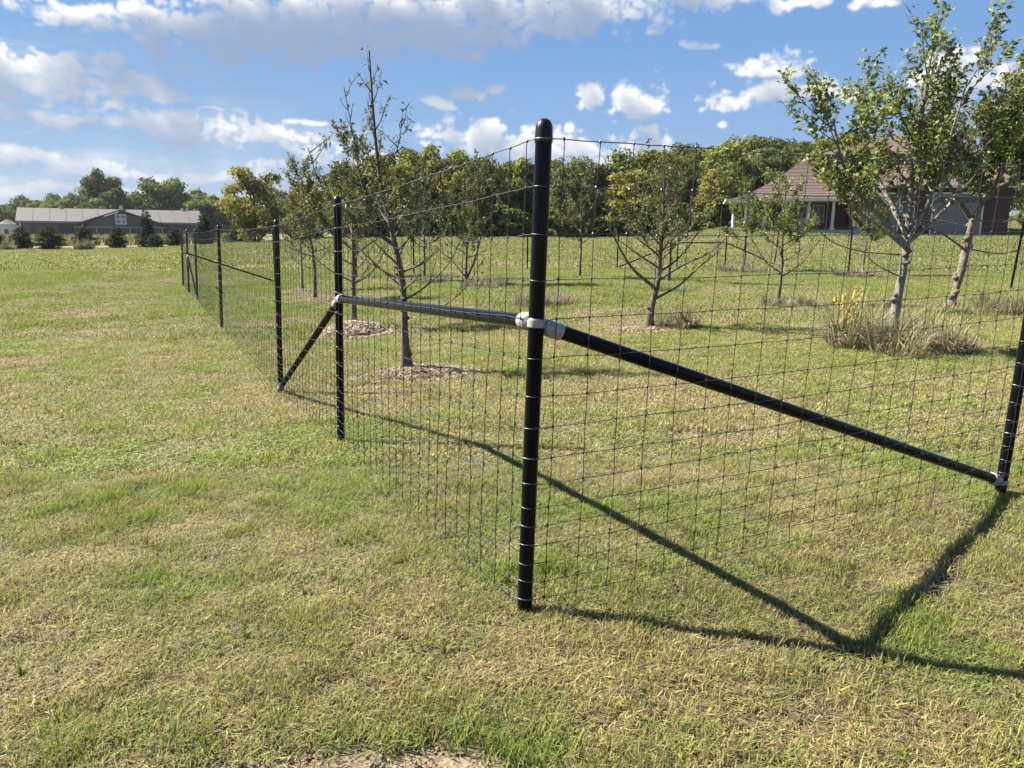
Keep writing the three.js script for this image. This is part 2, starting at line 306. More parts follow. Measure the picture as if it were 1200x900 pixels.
function lawnBand(name, label, f0, f1, perM2, spread, nB, h, wid, seed, scaleJ) {
  const r = rng(seed), kinds = [[], [], []], cM = new THREE.Matrix4(), q = new THREE.Quaternion(), e = new THREE.Euler();
  const total = Math.round((f1 * f1 - f0 * f0) * .78 * perM2);
  for (let i = 0; i < total; i++) {
    const f = Math.sqrt(f0 * f0 + r() * (f1 * f1 - f0 * f0)), x = (r() * 2 - 1) * f * .78, z = -f;
    const s = soil(x, f); if (r() < s * 1.05) continue;
    const hole = fbm(x * 11 + 5, f * 11, 2, 29); if (f1 < 14 && hole < .40 && r() < .62) continue;
    const t = patch(x, z), kind = r() < t * .95 ? 1 : r() < .45 ? 0 : 2;
    kinds[kind].push([x, f, t]);
  }
  const cols = [cStraw, cGreen, [...cStraw, ...cGreen.slice(0, 2)]], flats = [.68, .12, .42], hs = [.8, 1.1, .95];
  const g = new THREE.Group();
  kinds.forEach((list, kd) => {
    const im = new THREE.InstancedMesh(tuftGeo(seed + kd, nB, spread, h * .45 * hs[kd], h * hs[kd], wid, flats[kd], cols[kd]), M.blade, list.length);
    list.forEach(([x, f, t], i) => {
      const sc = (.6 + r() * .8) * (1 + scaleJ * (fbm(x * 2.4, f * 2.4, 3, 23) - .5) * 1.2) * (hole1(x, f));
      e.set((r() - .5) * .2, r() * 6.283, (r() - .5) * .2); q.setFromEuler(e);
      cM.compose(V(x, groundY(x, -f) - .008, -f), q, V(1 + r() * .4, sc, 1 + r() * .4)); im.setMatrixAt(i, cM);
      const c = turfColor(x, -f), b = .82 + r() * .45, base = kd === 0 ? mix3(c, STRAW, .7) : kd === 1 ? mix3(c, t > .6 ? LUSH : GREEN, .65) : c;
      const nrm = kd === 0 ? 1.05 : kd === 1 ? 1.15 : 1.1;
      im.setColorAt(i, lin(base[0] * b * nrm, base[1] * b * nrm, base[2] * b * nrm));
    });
    im.name = ['dry_grass', 'green_grass', 'mixed_grass'][kd]; im.castShadow = im.receiveShadow = true; im.userData.kind = 'stuff'; g.add(im);
  });
  g.name = numbered(name); tag(g, label, 'grass', null, 'stuff'); scene.add(g);
}
lawnBand('lawn_grass', 'short half dry lawn grass around the corner of the fence', 1.3, 5.2, 980, .065, 36, .048, .0029, 101, .9);
lawnBand('lawn_grass', 'patchy mown lawn grass along the near run of fence', 5.2, 13, 330, .11, 36, .050, .0046, 111, .9);
lawnBand('lawn_grass', 'sunlit mown grass between the orchard trees and beside the fence', 13, 34, 60, .22, 42, .058, .009, 121, .6);
lawnBand('lawn_grass', 'pale distant lawn grass running to the spruces and the house', 34, 92, 7, .6, 48, .10, .03, 131, .4);

{ // crumbs and clods of dry soil on the scrape
  const r = rng(160), g = new THREE.IcosahedronGeometry(1, 1), p = g.attributes.position, list = []; for (let i = 0; i < p.count; i++) { const k = .75 + .5 * hash3(Math.round(p.getX(i) * 50), Math.round(p.getY(i) * 50), Math.round(p.getZ(i) * 50)); p.setXYZ(i, p.getX(i) * k, p.getY(i) * k * .7, p.getZ(i) * k); }
  for (let i = 0; i < 2600; i++) { const x = -1.2 + r() * 1.7, f = 1.75 + r() * .5; if (r() < soil(x, f)) list.push([x, f]); }
  const im = new THREE.InstancedMesh(g, std({ color: lin(1, 1, 1), roughness: 1 }), list.length), m4 = new THREE.Matrix4(), q = new THREE.Quaternion();
  list.forEach(([x, f], i) => { const s = .002 + .011 * r() * r() * r(); q.setFromEuler(new THREE.Euler(r() * 6, r() * 6, r() * 6)); m4.compose(V(x, groundY(x, -f) - .018 + s * .3, -f), q, V(s, s, s)); im.setMatrixAt(i, m4); const b = .6 + r() * .6; im.setColorAt(i, new THREE.Color().setRGB(  .30 * b, .23 * b, .155 * b)); });
  im.name = 'soil_crumbs'; im.castShadow = im.receiveShadow = true; tag(im, 'dry brown soil crumbs on the bare scrape at the lawn edge', 'soil', null, 'stuff'); scene.add(im);
}
{ // coarse splayed weeds and crabgrass in the turf
  const r = rng(150), list = [], F = new Faces();
  for (let i = 0; i < 18; i++) { const yaw = r() * 6.283, h = .02 + r() * .035, lean = .1 + r() * 1.35, w = .0018 + r() * .0022, dx = Math.cos(yaw), dz = Math.sin(yaw), c = r() < .2 ? [1.2, 1.1, .6] : [.9 + r() * .4, 1.1, .5], k = .8 + r() * .4;
    const P = (t, s) => { const th = lean * (.5 + .5 * t); return F.v(dx * Math.sin(th) * h * t - dz * s, Math.cos(th) * h * t, dz * Math.sin(th) * h * t + dx * s, c, k); };
    const a0 = P(0, -w * .6), a1 = P(0, w * .6), b0 = P(.5, -w), b1 = P(.5, w), t = P(1, 0); F.t(a0, a1, b0); F.t(a1, b1, b0); F.t(b0, b1, t); }
  for (let i = 0; i < 2200; i++) { const f = 1.4 + Math.sqrt(r()) * 8.6, x = (r() * 2 - 1) * f * .78; if (soil(x, f) > .3 || fbm(x * 1.4 + 8, f * 1.4, 3, 151) < .5) continue; list.push([x, f]); }
  const im = new THREE.InstancedMesh(F.geo(), M.blade, list.length), m4 = new THREE.Matrix4(), q = new THREE.Quaternion();
  list.forEach(([x, f], i) => { const s = .6 + r() * .8; q.setFromAxisAngle(V(0, 1, 0), r() * 6.28); m4.compose(V(x, groundY(x, -f) - .006, -f), q, V(s, s, s)); im.setMatrixAt(i, m4); const b = .8 + r() * .5; im.setColorAt(i, lin(.21 * b, .225 * b, .055 * b)); });
  im.name = 'coarse_weed_grass'; im.castShadow = im.receiveShadow = true; tag(im, 'coarse bright green weed grass scattered through the near lawn', 'grass', null, 'stuff'); scene.add(im);
}

// ---------------------------------------------------------------- the wire fence
const WIRE_H = [.058, .137, .216, .295, .376, .456, .557, .661, .788, .912, 1.062, 1.215, 1.362, 1.532, 1.707, 1.875];
const POST_R = .0308, BRACE_R = .0288, PK = POST_R / .0292;
const postGeo = (() => { const g = new THREE.CylinderGeometry(POST_R, POST_R, 2.1, 28, 1); g.translate(0, .84, 0); return g; })();   // 0.21 m set in the ground, top at 1.89
const capGeo = lathe([[.0294, 1.862], [.0312, 1.864], [.0316, 1.870], [.0316, 1.890], [.0306, 1.895], [.0302, 1.915], [.0275, 1.93], [.0205, 1.943], [.01, 1.9495], [0, 1.951]].map(([r, y]) => [r * PK, y]), 28);
const tieGeo = (() => { const g = new THREE.TorusGeometry(POST_R + .0012, .0014, 6, 26); g.rotateX(Math.PI / 2); return g; })();
const bandGeo = lathe([[.0296, -.014], [.0325, -.014], [.0333, -.010], [.0333, .010], [.0325, .014], [.0296, .014]].map(([r, y]) => [r * PK, y]), 28);
const cupGeo = lathe([[0, -.03], [.012, -.028], [.022, -.021], [.0285, -.008], [.0295, .004], [.0295, .044], [.0282, .047], [.0245, .047]].map(([r, y]) => [r * 1.22, y * 1.1]), 22);
const boltGeo = (() => { const a = new THREE.CylinderGeometry(.0075, .0075, .012, 6); const b = new THREE.CylinderGeometry(.004, .004, .05, 8); b.translate(0, .012, 0); return mergeGeometries([a, b]); })();
const upQ = (dir) => new THREE.Quaternion().setFromUnitVectors(V(0, 1, 0), dir.clone().normalize());
class Fence {
  constructor(label, at, side) { this.root = thing('wire_fence', label, 'fence', at, 0); this.o = at; this.side = side; this.r = rng(Math.round(at.x * 91 + at.z * 53 + 4000)); }
  local(p) { return p.clone().sub(this.o); }
  post(p, { lean = p.lean || 0, ties = false, top = 1 } = {}) {
    const m = part('post', postGeo, M.pipe, this.root); m.position.copy(this.local(p)); m.rotation.z = -lean; m.scale.y = top;
    part('post_cap', capGeo, M.cap, m);
    if (ties) for (const [i, h] of WIRE_H.entries()) { const t = part('wire_tie', tieGeo, M.tie, m); t.position.y = (h + (this.r() - .5) * .006) / top; t.rotation.set((this.r() - .5) * .16, this.r() * 6, (this.r() - .5) * .16); if ([0, 7, 11, 15].includes(i) || this.r() < .1) t.scale.set(1.03, 2.2, 1.03); }
    return m;
  }
  brace(a, b, { cupA = true, cupB = true, mat = M.pipe } = {}) {   // between two post axes
    const A = this.local(a), B = this.local(b), d = B.clone().sub(A).normalize();
    const a2 = A.clone().addScaledVector(d, .056), b2 = B.clone().addScaledVector(d, -.056);
    const m = part('brace_rail', rod(a2, b2, BRACE_R, 24), mat, this.root);
    for (const [on, p, dir, hub] of [[cupA, a2, d, A], [cupB, b2, d.clone().negate(), B]]) if (on) {
      const c = part('rail_cup', cupGeo, M.castPart, m); c.position.copy(p).addScaledVector(dir, .006); c.quaternion.copy(upQ(dir));
      const q = part('clamp_band', bandGeo, M.castPart, m); q.position.copy(hub);
      const bo = part('clamp_bolt', boltGeo, M.steel, m); bo.position.copy(hub).addScaledVector(V(dir.x, 0, dir.z).normalize(), .042).add(V(0, .004, 0)); bo.position.x += .012; bo.rotation.x = Math.PI / 2;
    }
  }
  // woven wire along a run of post feet; spans says per span whether stays are single parts, joined or left out
  wires(feet, offset, { step = .152, single = 0, knots = 0, heights = WIRE_H, thick = .0017, sides = 4 }) {
    const L = feet.map((p) => this.local(p).add(offset)), lean = feet.map((p) => p.lean || 0), segs = []; let run = 0;
    for (let i = 0; i + 1 < L.length; i++) { const d = Math.hypot(L[i + 1].x - L[i].x, L[i + 1].z - L[i].z); segs.push([run, run + d, L[i], L[i + 1], lean[i], lean[i + 1]]); run += d; }
    const at = (s, h) => { const g = segs.find((q) => s <= q[1]) || segs[segs.length - 1], t = (s - g[0]) / (g[1] - g[0]), p = g[2].clone().lerp(g[3], t); p.x += h * mixn(g[4], g[5], t); p.y += h - Math.sin(t * Math.PI) * .012 * (g[1] - g[0]) / 3; return p; };
    const n = Math.floor(run / step), grid = [];
    for (let k = 0; k <= n; k++) { const s = Math.min(run, k * step + step * .42), sway = (this.r() - .5) * .012; grid.push(heights.map((h) => { const j = (this.r() - .5) * .007; return at(clamp(s + sway + (this.r() - .5) * .006, 0, run), h + j).add(offset.clone().setLength(.002 + this.r() * .007 + .006 * Math.sin(s * 2.1 + h * 3))); })); }
    heights.forEach((h, i) => {
      const pts = [at(0, h), ...grid.map((c) => c[i]), at(run, h)], fine = [];
      pts.forEach((p, k) => { fine.push(p); if (k + 1 < pts.length) { const m = p.clone().lerp(pts[k + 1], .5); m.y += (this.r() - .5) * .004 - .0015; fine.push(m); } });
      part('line_wire', limb(fine, fine.map(() => i === heights.length - 1 ? thick * 1.25 : thick), sides), M.lineWire, this.root);
    });
    const joined = [], kn = [];
    grid.forEach((c, k) => {
      const pts = c.map((p) => p.clone().addScaledVector(offset.clone().normalize(), .003)), g = limb(pts, pts.map(() => thick), sides);
      if (k < single) part('stay_wire', g, M.wire, this.root); else joined.push(g);
      if (k < knots) for (const p of c) { const b = new THREE.IcosahedronGeometry(.0058, 0); b.scale(.9, 1.5, .9); b.translate(p.x, p.y, p.z); kn.push(b); }
    });
    if (joined.length) part('stay_wire', mergeGeometries(joined), M.wire, this.root, 'stuff');
    if (kn.length) part('wire_knot', mergeGeometries(kn), M.wire, this.root, 'stuff');
  }
}
const up = (p, h) => p.clone().add(V((p.lean || 0) * h, h, 0));
const F_C = onGround(.06, 2.95), F_2 = onGround(-1.39, 6.05), F_3 = onGround(-2.66, 8.64), F_4 = onGround(-5.65, 14.85), F_5 = onGround(-8.96, 21.85), F_6 = onGround(-10.19, 24.25), F_7 = onGround(-11.46, 26.85);
const F_R1 = onGround(2.90, 4.35), F_R2 = onGround(9.2, 7.4), F_R3 = onGround(14.6, 10.0);
const alongBack = (t) => onGround(-11.46 + .9 * t, 26.85 + .436 * t);
const F_B = [3.1, 8.4, 13.4, 17.9, 21.2, 24.05, 27.2].map(alongBack), F_S1 = onGround(13.53, 21.0), F_S2 = onGround(13.4, 31);
[[F_C, .026], [F_2, .02], [F_3, .025], [F_4, .03], [F_5, .035], [F_6, .035], [F_7, .04], [F_R1, .03], [F_S1, .07], [F_B[6], .06]].forEach(([p, l]) => { p.lean = l; });
{ // long side that runs away from the corner
  const f = new Fence('long black wire fence running away towards the spruces, including the tall corner post', F_C, -1);
  [F_C, F_2, F_3, F_4, F_5, F_6, F_7].forEach((p, i) => f.post(p, { ties: i < 5 }));
  f.brace(up(F_C, 1.2), up(F_2, 1.165)); f.brace(up(F_2, 1.15), up(F_3, .06), { mat: M.matPipe });
  f.brace(up(F_6, 1.17), up(F_7, 1.17)); f.brace(up(F_6, 1.15), up(F_5, .06));
  f.wires([F_C, F_2, F_3, F_4, F_5, F_6, F_7], V(-.0315, 0, .0148), { single: 110, knots: 60 });
}
{ // side that runs along past the front of the orchard
  const f = new Fence('black wire fence side with one long diagonal brace pipe before the big apple', F_R1, 1);
  f.post(F_R1, { ties: true }); f.post(F_R2, {}); f.post(F_R3, {});
  f.brace(up(F_C, 1.195), up(F_R1, .075));
  f.wires([F_C, F_R1, F_R2, F_R3], V(.0148, 0, .0315), { single: 40, knots: 36 });
}
{ // back of the orchard
  const f = new Fence('thin black fence across the back of the orchard below the house', F_B[2], 1);
  F_B.forEach((p) => f.post(p));
  f.brace(up(F_7, 1.17), up(F_B[0], .06)); f.brace(up(F_B[4], 1.17), up(F_B[3], .06)); f.brace(up(F_B[4], 1.17), up(F_B[5], 1.17)); f.brace(up(F_B[5], 1.17), up(F_B[6], .06));
  f.wires([F_7, ...F_B], V(-.0148, 0, -.0315), { step: .304, single: 0, knots: 0, sides: 3 });
}
{ // far side towards the garage
  const f = new Fence('black fence side closing the orchard in front of the garage, seen through the trees', F_S1, 1);
  f.post(F_S2, {}); f.post(F_S1);
  f.wires([F_B[6], F_S2, F_S1, F_R3], V(.035, 0, 0), { step: .304, single: 0, knots: 0, sides: 3 });
}

// ---------------------------------------------------------------- orchard trees
const PAL = {
  apple: [[.15, .225, .03], [.20, .285, .04], [.095, .16, .022], [.29, .335, .05], [.34, .33, .07]],
  olive: [[.13, .155, .042], [.18, .195, .058], [.09, .12, .03], [.23, .21, .08], [.14, .18, .042]],
  yellow: [[.23, .225, .06], [.19, .205, .055], [.14, .165, .05], [.30, .26, .08]],
  dark: [[.085, .14, .024], [.12, .185, .03], [.065, .11, .02], [.18, .24, .04]],
};
function bend(start, dir, len, n, r, { up = 0, wob = .12 } = {}) {   // a wandering shoot
  const pts = [start.clone()], d = dir.clone().normalize(), p = start.clone();
  for (let i = 1; i <= n; i++) { d.add(V((r() - .5) * wob, (r() - .5) * wob + up / n, (r() - .5) * wob)).normalize(); p.addScaledVector(d, len / n); pts.push(p.clone()); }
  return pts;
}
const taper = (pts, r0, r1) => pts.map((_, i) => mixn(r0, r1, Math.pow(i / (pts.length - 1), .8)));
function along(pts, t) { const x = t * (pts.length - 1), i = Math.min(pts.length - 2, Math.floor(x)), p = pts[i].clone().lerp(pts[i + 1], x - i); return { p, d: pts[i + 1].clone().sub(pts[i]).normalize() }; }
function smooth(pts, n) { const c = new THREE.CatmullRomCurve3(pts, false, 'centripetal'); return c.getPoints(n); }
/* o: h, leader points, trunk radius, clear height, nB branches, bl branch length [low, high], el elevation, bare: height under which branches have no leaves,
   limbs: extra heavy limbs as point lists, dens leaves, size, pal, bark */
function orchardTree(label, x, f, o) {
  const r = rng(o.seed), root = thing('fruit_tree', label, 'tree', onGround(x, f, -.03), 0, o.group);
  const F = new Faces(), bark = o.bark || M.bark, pal = o.pal || PAL.apple, size = o.size || .06, dens = o.dens ?? 1;
  const leader = smooth(o.leader.map((p) => V(...p)), 16), tr = o.r, knob = o.knob || .18;
  const flare = leader.map((p, i) => { const t = p.y / o.h, base = tr * mixn(1, .12, Math.pow(clamp(t, 0, 1), .75)); return base * (1 + .55 * Math.exp(-p.y * 7)) * (1 + (hash3(i, o.seed, 3) - .5) * knob); });
  const trunk = part('trunk', limb(leader, flare, 10, knob * .7), bark, root);
  for (let k = 0; k < (o.scars ?? 4); k++) { const q = along(leader, .06 + .4 * r()), a = r() * 6.28, rr = tr * .8, s = tr * (.35 + r() * .4); const g = new THREE.SphereGeometry(s, 8, 6); g.scale(1, .8, 1); g.translate(q.p.x + Math.cos(a) * rr * .9, q.p.y, q.p.z + Math.sin(a) * rr * .9); part('branch_scar', g, bark, trunk); }
  const lf = (p, d) => { const c0 = pal[Math.floor(r() * pal.length)], k = .75 + r() * .55; const c = r() < (o.turn || 0) ? [.34 * k, .25 * k, .04] : [c0[0] * k, c0[1] * k, c0[2] * k]; leaf(F, p, d, r, size * (.65 + r() * .65), size * (.42 + r() * .2), c, o.droop ?? .25); };
  const dress = (pts, from, every) => {     // leaves in a spiral along a shoot
    let L = 0; for (let i = 1; i < pts.length; i++) L += pts[i].distanceTo(pts[i - 1]);
    const n = Math.round(L * (1 - from) / every * dens * 1.7);
    for (let i = 0; i < n; i++) {
      const q = along(pts, from + (1 - from) * (i + r()) / n); if (o.gap && fbm(q.p.x * 2.4 + o.seed, q.p.y * 2.4 + q.p.z * 1.7, 3, o.seed) < o.gap) continue;
      const d = V(r() - .5, r() * .7 - .25 - (o.hang || 0), r() - .5).normalize().addScaledVector(q.d, .7);
      lf(q.p.addScaledVector(V(r() - .5, r() - .5, r() - .5), .085), d);
    }
  };
  function shoot(start, dir, len, r0, leafy, upw, parts, depth) {
    const pts = bend(start, dir, len, depth ? 5 : 9, r, { up: upw, wob: o.wob ?? .22 });
    parts.push(limb(pts, taper(pts, r0, .0022), depth ? 4 : 6));
    const barePart = leafy ? (depth ? .05 : .3) : .98;
    if (leafy) dress(pts, barePart, depth ? .018 : .03); else if (r() < .5) dress(pts, .8, .07);
    if (depth >= 2) return;
    const n = Math.round(len * (depth ? 5.5 : 7) * (o.twig ?? 1) * (leafy ? 1 : .35));
    for (let i = 0; i < n; i++) {
      const t = (depth ? .15 : .25) + .72 * (i + r()) / n, q = along(pts, t), a = r() * 6.283, side = V(Math.cos(a), .35 + r() * .7, Math.sin(a)).normalize().addScaledVector(q.d, .75);
      shoot(q.p, side, Math.min(.62, len * (.22 + r() * .3)) * (1 - t * .35), Math.max(.003, r0 * .38), leafy, upw * .6 + .15, parts, depth + 1);
    }
  }
  for (const lb of o.limbs || []) {
    const pts = smooth(lb.p.map((p) => V(...p)), 12), parts = [limb(pts, taper(pts, lb.r, lb.r * .28), 8, knob * .6)];
    if (lb.leafy !== false) { dress(pts, .55, .03);
      const n = lb.n ?? 10; for (let i = 0; i < n; i++) { const q = along(pts, (lb.from ?? .35) + (1 - (lb.from ?? .35)) * (i + r() * .8) / n), a = r() * 6.283; shoot(q.p, V(Math.cos(a), .25 + r() * .6, Math.sin(a)).addScaledVector(q.d, .4), (lb.bl || .7) * (.6 + r() * .6), .009, true, .25, parts, 0); } }
    else { const n = lb.n ?? 3; for (let i = 0; i < n; i++) { const q = along(pts, .35 + .6 * r()); shoot(q.p, V(r() - .5, .3, r() - .5).addScaledVector(q.d, .8), .35 * (.5 + r()), .005, false, .2, parts, 1); } dress(pts, .86, .05); }
    part('branch', mergeGeometries(parts), lb.bark || bark, root);
  }
  const ga = 2.399;
  for (let i = 0; i < o.nB; i++) {
    const u = (i + .5) / o.nB, hh = mixn(o.clear, o.h * .96, Math.pow(u, .85)), q = along(leader, clamp(hh / o.h, 0, .985)), a = i * ga + r() * .9 + o.seed;
    const leafy = q.p.y > o.bare, len = mixn(o.bl[0], o.bl[1], u) * (.7 + r() * .55), el = mixn(o.el[0], o.el[1], u) + (r() - .5) * .3;
    const parts = []; shoot(q.p, V(Math.cos(a) * Math.cos(el), Math.sin(el), Math.sin(a) * Math.cos(el)), len, mixn(tr * .34, .007, u), leafy, o.arch ?? .35, parts, 0);
    part('branch', mergeGeometries(parts), q.p.y < o.h * .45 ? bark : M.twig, root);
  }
  part('foliage', F.geo(), M.leafMat, root, 'stuff');
  return root;
}
const ORCH = 'fruit trees standing in the fenced orchard';
// the slender tree behind the level brace
orchardTree('slender tall tree with sparse hanging leaves on a brown mound behind the level brace pipe', -1.33, 9.56, { seed: 7, h: 3.85, r: .062, clear: 1.0, nB: 30, bl: [.75, .30], el: [.35, 1.15], arch: .5, bare: 1.5, pal: PAL.olive, size: .066, dens: .39, hang: .35, droop: .5, twig: .85, gap: .32, wob: .2, scars: 8, knob: .26,
  leader: [[0, 0, 0], [-.02, .6, .01], [-.03, 1.1, 0], [-.10, 1.55, .02], [-.2, 2.0, 0], [-.28, 2.4, .02], [-.34, 3.1, 0], [-.37, 3.85, .02]],
  limbs: [{ p: [[-.02, .95, 0], [.2, 1.08, .1], [.5, 1.35, .12], [.75, 1.8, .1]], r: .017, leafy: false, n: 3 }, { p: [[-.03, 1.3, 0], [.25, 1.42, -.1], [.45, 1.7, -.15]], r: .013, leafy: false, n: 2 }, { p: [[-.02, .9, .02], [.4, .86, .25], [.75, 1.12, .35], [1.0, 1.5, .35]], r: .011, leafy: false, n: 2 }, { p: [[-.03, 1.1, 0], [-.4, 1.4, -.1], [-.75, 1.75, -.1]], r: .012, leafy: false, n: 3 },
    { p: [[-.15, 1.75, 0], [-.45, 2.2, .05], [-.58, 2.9, .05], [-.68, 3.45, .02]], r: .015, n: 9, bl: .28, from: .2 }, { p: [[-.12, 1.6, 0], [-.6, 1.95, .1], [-.95, 2.3, .15], [-1.1, 2.75, .15]], r: .014, n: 8, bl: .32, from: .2 }, { p: [[-.28, 2.4, 0], [-.05, 2.75, .1], [.02, 3.2, .1]], r: .010, n: 6, bl: .25, from: .2 }] });
// the big apple tree on the right
orchardTree('big leafy apple tree with pale forked trunk in a ring of tall dry grass', 5.10, 10.35, { seed: 21, h: 4.3, r: .074, clear: 2.0, nB: 26, bl: [1.15, .5], el: [.35, 1.05], arch: .5, bare: 1.75, pal: PAL.apple, size: .09, dens: .33, turn: .03, twig: 1.35, bark: M.paleBark, scars: 6, knob: .2, gap: .26,
  leader: [[0, 0, 0], [.05, .5, 0], [.1, 1.05, 0], [.12, 1.5, -.02], [.13, 2.2, -.08], [.18, 3.1, -.1], [.24, 4.3, -.08]],
  limbs: [{ p: [[.1, 1.38, 0], [-.22, 1.64, .1], [-.6, 1.98, .16], [-.9, 2.42, .15], [-1.05, 2.95, .12]], r: .040, n: 20, bl: .85, from: .34 }, { p: [[.11, 1.42, 0], [.24, 1.9, .18], [.36, 2.6, .26], [.5, 3.4, .3]], r: .034, n: 18, bl: .8, from: .34 }, { p: [[.11, 1.40, 0], [.42, 1.66, -.04], [.82, 2.1, -.1], [1.1, 2.7, -.16], [1.2, 3.1, -.16]], r: .038, n: 19, bl: .85, from: .36 },
    { p: [[.08, 1.35, 0], [-.35, 1.6, .2], [-.85, 1.9, .35], [-1.12, 2.2, .35]], r: .024, n: 17, bl: .6, from: .36 },
    { p: [[.1, 1.5, 0], [-.05, 2.0, -.3], [-.3, 2.6, -.5], [-.45, 3.2, -.55]], r: .032, n: 12, bl: .65, from: .4 }, { p: [[.09, .95, .05], [-.25, 1.05, .3], [-.55, 1.22, .4], [-.62, 1.5, .42]], r: .013, n: 1, leafy: false }, { p: [[.1, 1.25, 0], [-.5, 1.3, -.1], [-.95, 1.5, -.15], [-1.2, 2.0, -.15]], r: .014, leafy: false, n: 2, bark: M.twig }, { p: [[.2, 1.7, .1], [.4, 2.0, .1], [.5, 2.5, .05]], r: .02, leafy: false, n: 2 }] });
// the knobbly leaning tree to its right
orchardTree('dark leafy apple tree with knobbly leaning reddish trunk, before the garage door', 8.50, 14.97, { seed: 33, h: 4.1, r: .092, clear: 2.2, nB: 16, bl: [1.25, .6], el: [.25, 1.0], arch: .45, bare: 2.05, pal: PAL.dark, size: .092, dens: .78, twig: 1.45, bark: M.redBark, knob: .5, scars: 14, gap: .15,
  leader: [[0, 0, 0], [.1, .6, .02], [.2, 1.25, 0], [.22, 1.7, .03], [.42, 2.1, 0], [.62, 2.45, -.05], [.7, 3.1, -.05], [.85, 4.1, 0]],
  limbs: [{ p: [[.22, 1.75, 0], [-.2, 2.2, .1], [-.6, 2.7, .2], [-.8, 3.3, .25]], r: .05, n: 15, bl: .85, from: .35, bark: M.twig }, { p: [[.5, 2.2, 0], [1.0, 2.6, .15], [1.5, 3.1, .2], [1.7, 3.8, .2]], r: .048, n: 17, bl: .9, from: .3 }, { p: [[.45, 2.15, 0], [.5, 2.8, .5], [.55, 3.5, .6]], r: .04, n: 12, bl: .85, from: .3 }, { p: [[.6, 2.4, 0], [.9, 3.0, -.5], [1.2, 3.7, -.6]], r: .04, n: 12, bl: .85, from: .3 },
    { p: [[.15, 1.2, 0], [-.4, 1.5, .1], [-.9, 1.7, .1], [-1.3, 2.2, .1]], r: .022, leafy: false, n: 4, bark: M.twig }, { p: [[.2, 1.6, 0], [-.3, 1.72, -.1], [-.8, 1.72, -.1]], r: .016, leafy: false, n: 3, bark: M.twig }, { p: [[.22, 1.2, 0], [.8, 1.12, .1], [1.4, 1.3, .1], [1.9, 1.9, .1]], r: .017, leafy: false, n: 3, bark: M.twig }, { p: [[.22, 1.75, 0], [.8, 1.7, -.1], [1.3, 1.75, -.1], [1.8, 1.3, -.1]], r: .017, leafy: false, n: 3, bark: M.twig }] });
// the bushy low apple in the middle
orchardTree('low bushy apple tree with spreading bare lower branches and grass tuft at its foot', 2.25, 12.66, { seed: 45, h: 2.65, r: .07, clear: 1.02, nB: 26, bl: [1.1, .5], el: [.5, 1.1], arch: .35, bare: 1.05, pal: PAL.olive, size: .062, dens: .52, scars: 4, gap: .26,
  leader: [[0, 0, 0], [.03, .35, 0], [.12, .8, 0], [.14, 1.3, .02], [.16, 1.9, 0], [.14, 2.65, 0]],
  limbs: [{ p: [[.08, .7, 0], [-.3, 1.0, .1], [-.55, 1.35, .15], [-.75, 1.75, .15]], r: .034, leafy: false, n: 5 }, { p: [[.05, .5, 0], [.45, .75, .1], [.8, 1.1, .15], [1.05, 1.3, .2]], r: .024, leafy: false, n: 4 }, { p: [[.1, .8, 0], [.5, 1.05, -.1], [1.0, 1.3, -.1], [1.3, 1.6, -.1]], r: .026, leafy: false, n: 4 }] });
const simple = (label, x, f, o) => orchardTree(label, x, f, { r: .055, clear: .9, nB: 22, bl: [.95, .45], el: [.25, 1.0], arch: .45, bare: 1.2, pal: PAL.olive, size: .085, dens: .36, twig: 1.4, scars: 3, gap: .22, group: ORCH, leader: [[0, 0, 0], [.03, o.h * .3, .02], [(o.lean || 0) * .5, o.h * .6, 0], [o.lean || 0, o.h, 0]], ...o });
simple('thin orchard tree on a pinkish wood chip heap, just behind the second fence post', -2.98, 14.35, { seed: 51, h: 3.5, lean: .1, nB: 26, bl: [1.1, .5], bare: 1.45, dens: .6, limbs: [{ p: [[0, .85, 0], [.35, 1.05, .1], [.65, 1.5, .15], [.75, 1.8, .15]], r: .016, leafy: false, n: 3 }, { p: [[0, .9, 0], [-.5, 1.2, .1], [-.95, 1.75, .1]], r: .016, leafy: false, n: 3 }] });
simple('yellowing orchard tree on a leafy mulch heap between the second and third fence posts', -5.39, 20.96, { seed: 52, h: 3.55, lean: -.25, pal: PAL.yellow, nB: 26, bl: [1.2, .55], bare: 1.4, dens: .55, size: .085, limbs: [{ p: [[0, 1.2, 0], [-.5, 1.4, .1], [-1.1, 1.75, .1]], r: .02, leafy: false, n: 3 }] });
simple('slim pale trunked orchard tree close behind the yellowing one', -6.71, 24.55, { seed: 53, h: 3.1, r: .06, pal: PAL.yellow, nB: 18, size: .09, dens: .4, bark: M.paleBark });
simple('orchard tree with thin straight trunk far behind the level brace pipe', -5.99, 29.49, { seed: 54, h: 4.0, size: .10, pal: PAL.yellow, nB: 24, bl: [1.3, .6], dens: .45, bare: 1.1 });
simple('orchard tree above the middle of the level brace pipe, in the far row', -3.02, 26.29, { seed: 55, h: 3.7, size: .09, nB: 24, bl: [1.2, .5], dens: .5, bare: 1.1 });
simple('multi stemmed orchard tree with leaning pale trunk left of the tall corner post', -1.42, 23.30, { seed: 56, h: 3.6, lean: .35, size: .085, nB: 26, bl: [1.2, .55], dens: .6, bare: 1.1, limbs: [{ p: [[0, .2, 0], [.3, .9, .1], [.5, 1.7, .1], [.7, 2.6, .1]], r: .04, n: 8, bl: .6 }, { p: [[0, .3, 0], [-.4, .8, .1], [-.9, 1.2, .1]], r: .02, leafy: false, n: 3 }] });
